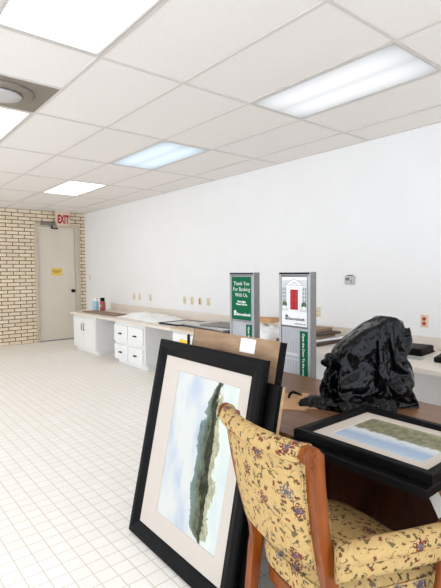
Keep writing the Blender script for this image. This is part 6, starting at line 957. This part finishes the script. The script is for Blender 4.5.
# ------------------------------------------------------------------ armchair
def armchair():
    t = thing('armchair', 'yellow floral upholstered wooden armchair drawn up to the desk', 'armchair', (1.150, 1.012, 0), math.radians(-11))
    xc = lambda z: -.02-(z-.45)*.192 if z > .45 else -.02+(.45-z)*(-.12)
    hw = lambda z: .203+.030*max(0, (z-.45))/.47
    for s in (-1, 1):
        bm = bmesh.new(); rings = []
        for k in range(22):
            z = k/21*.905; x = xc(z)-.012*math.sin(max(0, z-.45)/.47*PI); y = s*hw(z)
            a = .018; b = .026 if z > .4 else .016+.01*z/.4
            rings.append([(x-b, y-a, z), (x+b*.6, y-a, z), (x+b, y-a*.5, z), (x+b, y+a*.5, z), (x+b*.6, y+a, z), (x-b, y+a, z)])
        loft(bm, rings, smooth=False)
        bmesh.ops.bevel(bm, geom=[e for e in bm.edges if abs((e.verts[0].co-e.verts[1].co).z) > .02], offset=.004, segments=2, affect='EDGES')
        p = obj('back_post', bm, 'chairwood', t)
        bm = bmesh.new(); y = s*hw(.92)
        k_ = [(.010, -.02), (.025, -.02), (.028, -.016), (.028, -.008), (.023, -.005), (.023, .001), (.029, .004), (.029, .014), (.023, .018), (.021, .023), (.011, .024), (.010, .027)]
        lathe(bm, k_ if s > 0 else [(a, -b) for a, b in k_[::-1]], 28, 'Y', (xc(.92)-.022, y+s*.004, .908))
        for ff in bm.faces: ff.smooth = False
        obj('scroll_end', bm, 'chairwood', p)
    # upholstered back with rolled top
    bm = bmesh.new(); rings = []; ns = 24
    cx, cz, rr = -.036, .908, .032
    for k in range(ns+1):
        s = k/ns*2-1; bul = -.034*(1-s*s)+.012*abs(s)**10; ring = []
        edge = 1-.35*abs(s)**8
        prof = [(-.040, .535), (-.052, .555), (-.056, .65), (-.054, .75), (-.047, .83), (-.042, .872)]
        for a in range(-140, -140-241, -20)[:0] or []: pass
        arc = [(cx+rr*math.cos(math.radians(a)), cz+rr*math.sin(math.radians(a))) for a in range(215, -41, -17)]
        front = [(.026*edge, .87), (.034*edge, .80), (.040*edge, .70), (.038*edge, .60), (.028*edge, .545), (.01, .528), (-.015, .527)]
        for i, (dx, z) in enumerate(prof): ring.append((xc(z)+dx+bul, s*(hw(z)-.016), z))
        for dx, z in arc: ring.append((xc(.92)+dx+bul, s*(hw(.92)-.012), z))
        for dx, z in front: ring.append((xc(z)+dx+bul, s*(hw(z)-.016), z))
        rings.append(ring)
    loft(bm, rings)
    o = obj('backrest', bm, 'fabric', t, uv=True)
    # welt cord along both sides and under the roll
    bm = bmesh.new()
    for s in (-1, 1):
        bm = bmesh.new(); tube(bm, [(xc(z)-.044, s*(hw(z)-.0185), z) for z in [.54+.035*i for i in range(10)]], .0035, 6)
        obj('welt', bm, 'fabric', o, uv=True)
    # seat
    def seat_ring(z, k, out=0):
        pts = []
        for i in range(56):
            a = 2*PI*i/56; c, s = math.cos(a), math.sin(a)
            x = math.copysign(abs(c)**.45, c); y = math.copysign(abs(s)**.45, s)
            X = .20+x*(.225+out)*k; Wd = (.205+.085*(X+.02)/.44+out)*k
            pts.append((X, y*Wd, z))
        return pts
    bm = bmesh.new()
    loft(bm, [seat_ring(.345, .96), seat_ring(.36, 1.0, .003), seat_ring(.40, 1.0, .008), seat_ring(.43, 1.0, .003), seat_ring(.448, .94), seat_ring(.462, .8), seat_ring(.472, .55), seat_ring(.477, .25), seat_ring(.478, .05)])
    o = obj('seat', bm, 'fabric', t, uv=True)
    bm = bmesh.new(); r = seat_ring(.432, 1.0, .004); tube(bm, r+[r[0]], .004, 6); obj('welt', bm, 'fabric', o, uv=True)
    bm = bmesh.new(); loft(bm, [seat_ring(.29, .97), seat_ring(.345, .985)], smooth=False); obj('seat_frame', bm, 'chairwood', t)
    for s in (-1, 1):
        bm = bmesh.new(); lathe(bm, [(.014, 0), (.02, .02), (.017, .06), (.024, .2), (.028, .26), (.028, .30)], 16, at=(.375, s*.262, 0))
        obj('leg', bm, 'chairwood', t)
        # arm: rolled pad over a narrower upholstered panel
        path = []
        for k in range(15):
            q = k/14
            path.append(Vector((-.036+.372*q, s*(.232+.085*q+.022*math.sin(q*PI)), .592+.012*math.sin(q*PI)+.004*q*q)))
        bm = bmesh.new(); rings = []
        for k, p in enumerate(path):
            tg = (path[min(k+1, 14)]-path[max(k-1, 0)]).normalized(); nr = Vector((0, 0, 1)).cross(tg).normalized()*s
            f = 1-.12*(k/14)
            sec = []
            for a in range(-50, 231, 20):
                sec.append((.040*f*math.cos(math.radians(a)), .031*math.sin(math.radians(a))))
            sec += [(-.026*f, -.03), (-.026*f, -.06-.012*0), (-.018*f, -.078), (.012*f, -.078), (.024*f, -.06), (.026*f, -.03)]
            rings.append([p+nr*a+Vector((0, 0, b)) for a, b in sec])
        loft(bm, rings)
        a = obj('arm_pad', bm, 'fabric', t, uv=True)
        bm = bmesh.new(); e = path[-1]; y0 = e.y
        tube(bm, [(e.x-.035, y0-s*.01, .285), (e.x-.03, y0-s*.005, .36), (e.x-.012, y0, .44), (e.x+.004, y0, .52), (e.x+.014, y0, .58), (e.x+.016, y0, .605)], [.02, .018, .017, .02, .026, .02], 12)
        obj('arm_support', bm, 'chairwood', t)
        bm = bmesh.new(); lathe(bm, [(.022, 0), (.036, .004), (.038, .012), (.032, .02), (.02, .026)], 20, 'X', (e.x+.002, y0, e.z+.0))
        obj('arm_scroll', bm, 'chairwood', t)
armchair()

# ------------------------------------------------------------------ camera, world, view
F, YAW, PIT, ROLL = 455.8, .68689, -.04803, -.008843
cy, sy, cp, sp = math.cos(YAW), math.sin(YAW), math.cos(PIT), math.sin(PIT)
f = Vector((sy*cp, cy*cp, sp)); r = Vector((cy, -sy, 0)); u = r.cross(f)
c, s = math.cos(ROLL), math.sin(ROLL); r, u = r*c+u*s, u*c-r*s
cam = D.cameras.new('camera'); co = D.objects.new('camera', cam); COL.objects.link(co)
cam.sensor_fit = 'HORIZONTAL'; cam.sensor_width = 36; cam.lens = 36*F/441; cam.clip_start = .02
co.matrix_world = basis((0, 0, 1.42), r, u, -f)
S.camera = co
w = D.worlds.new('world'); S.world = w; w.use_nodes = True
w.node_tree.nodes['Background'].inputs[0].default_value = (.85, .93, 1.04, 1); w.node_tree.nodes['Background'].inputs[1].default_value = 3.2
vs = S.view_settings; S.display_settings.display_device = 'sRGB'
vs.view_transform = 'Standard'; vs.look = 'None'; vs.exposure = .0; vs.gamma = 1; vs.use_curve_mapping = False
S.cycles.max_bounces = 10; S.cycles.diffuse_bounces = 6
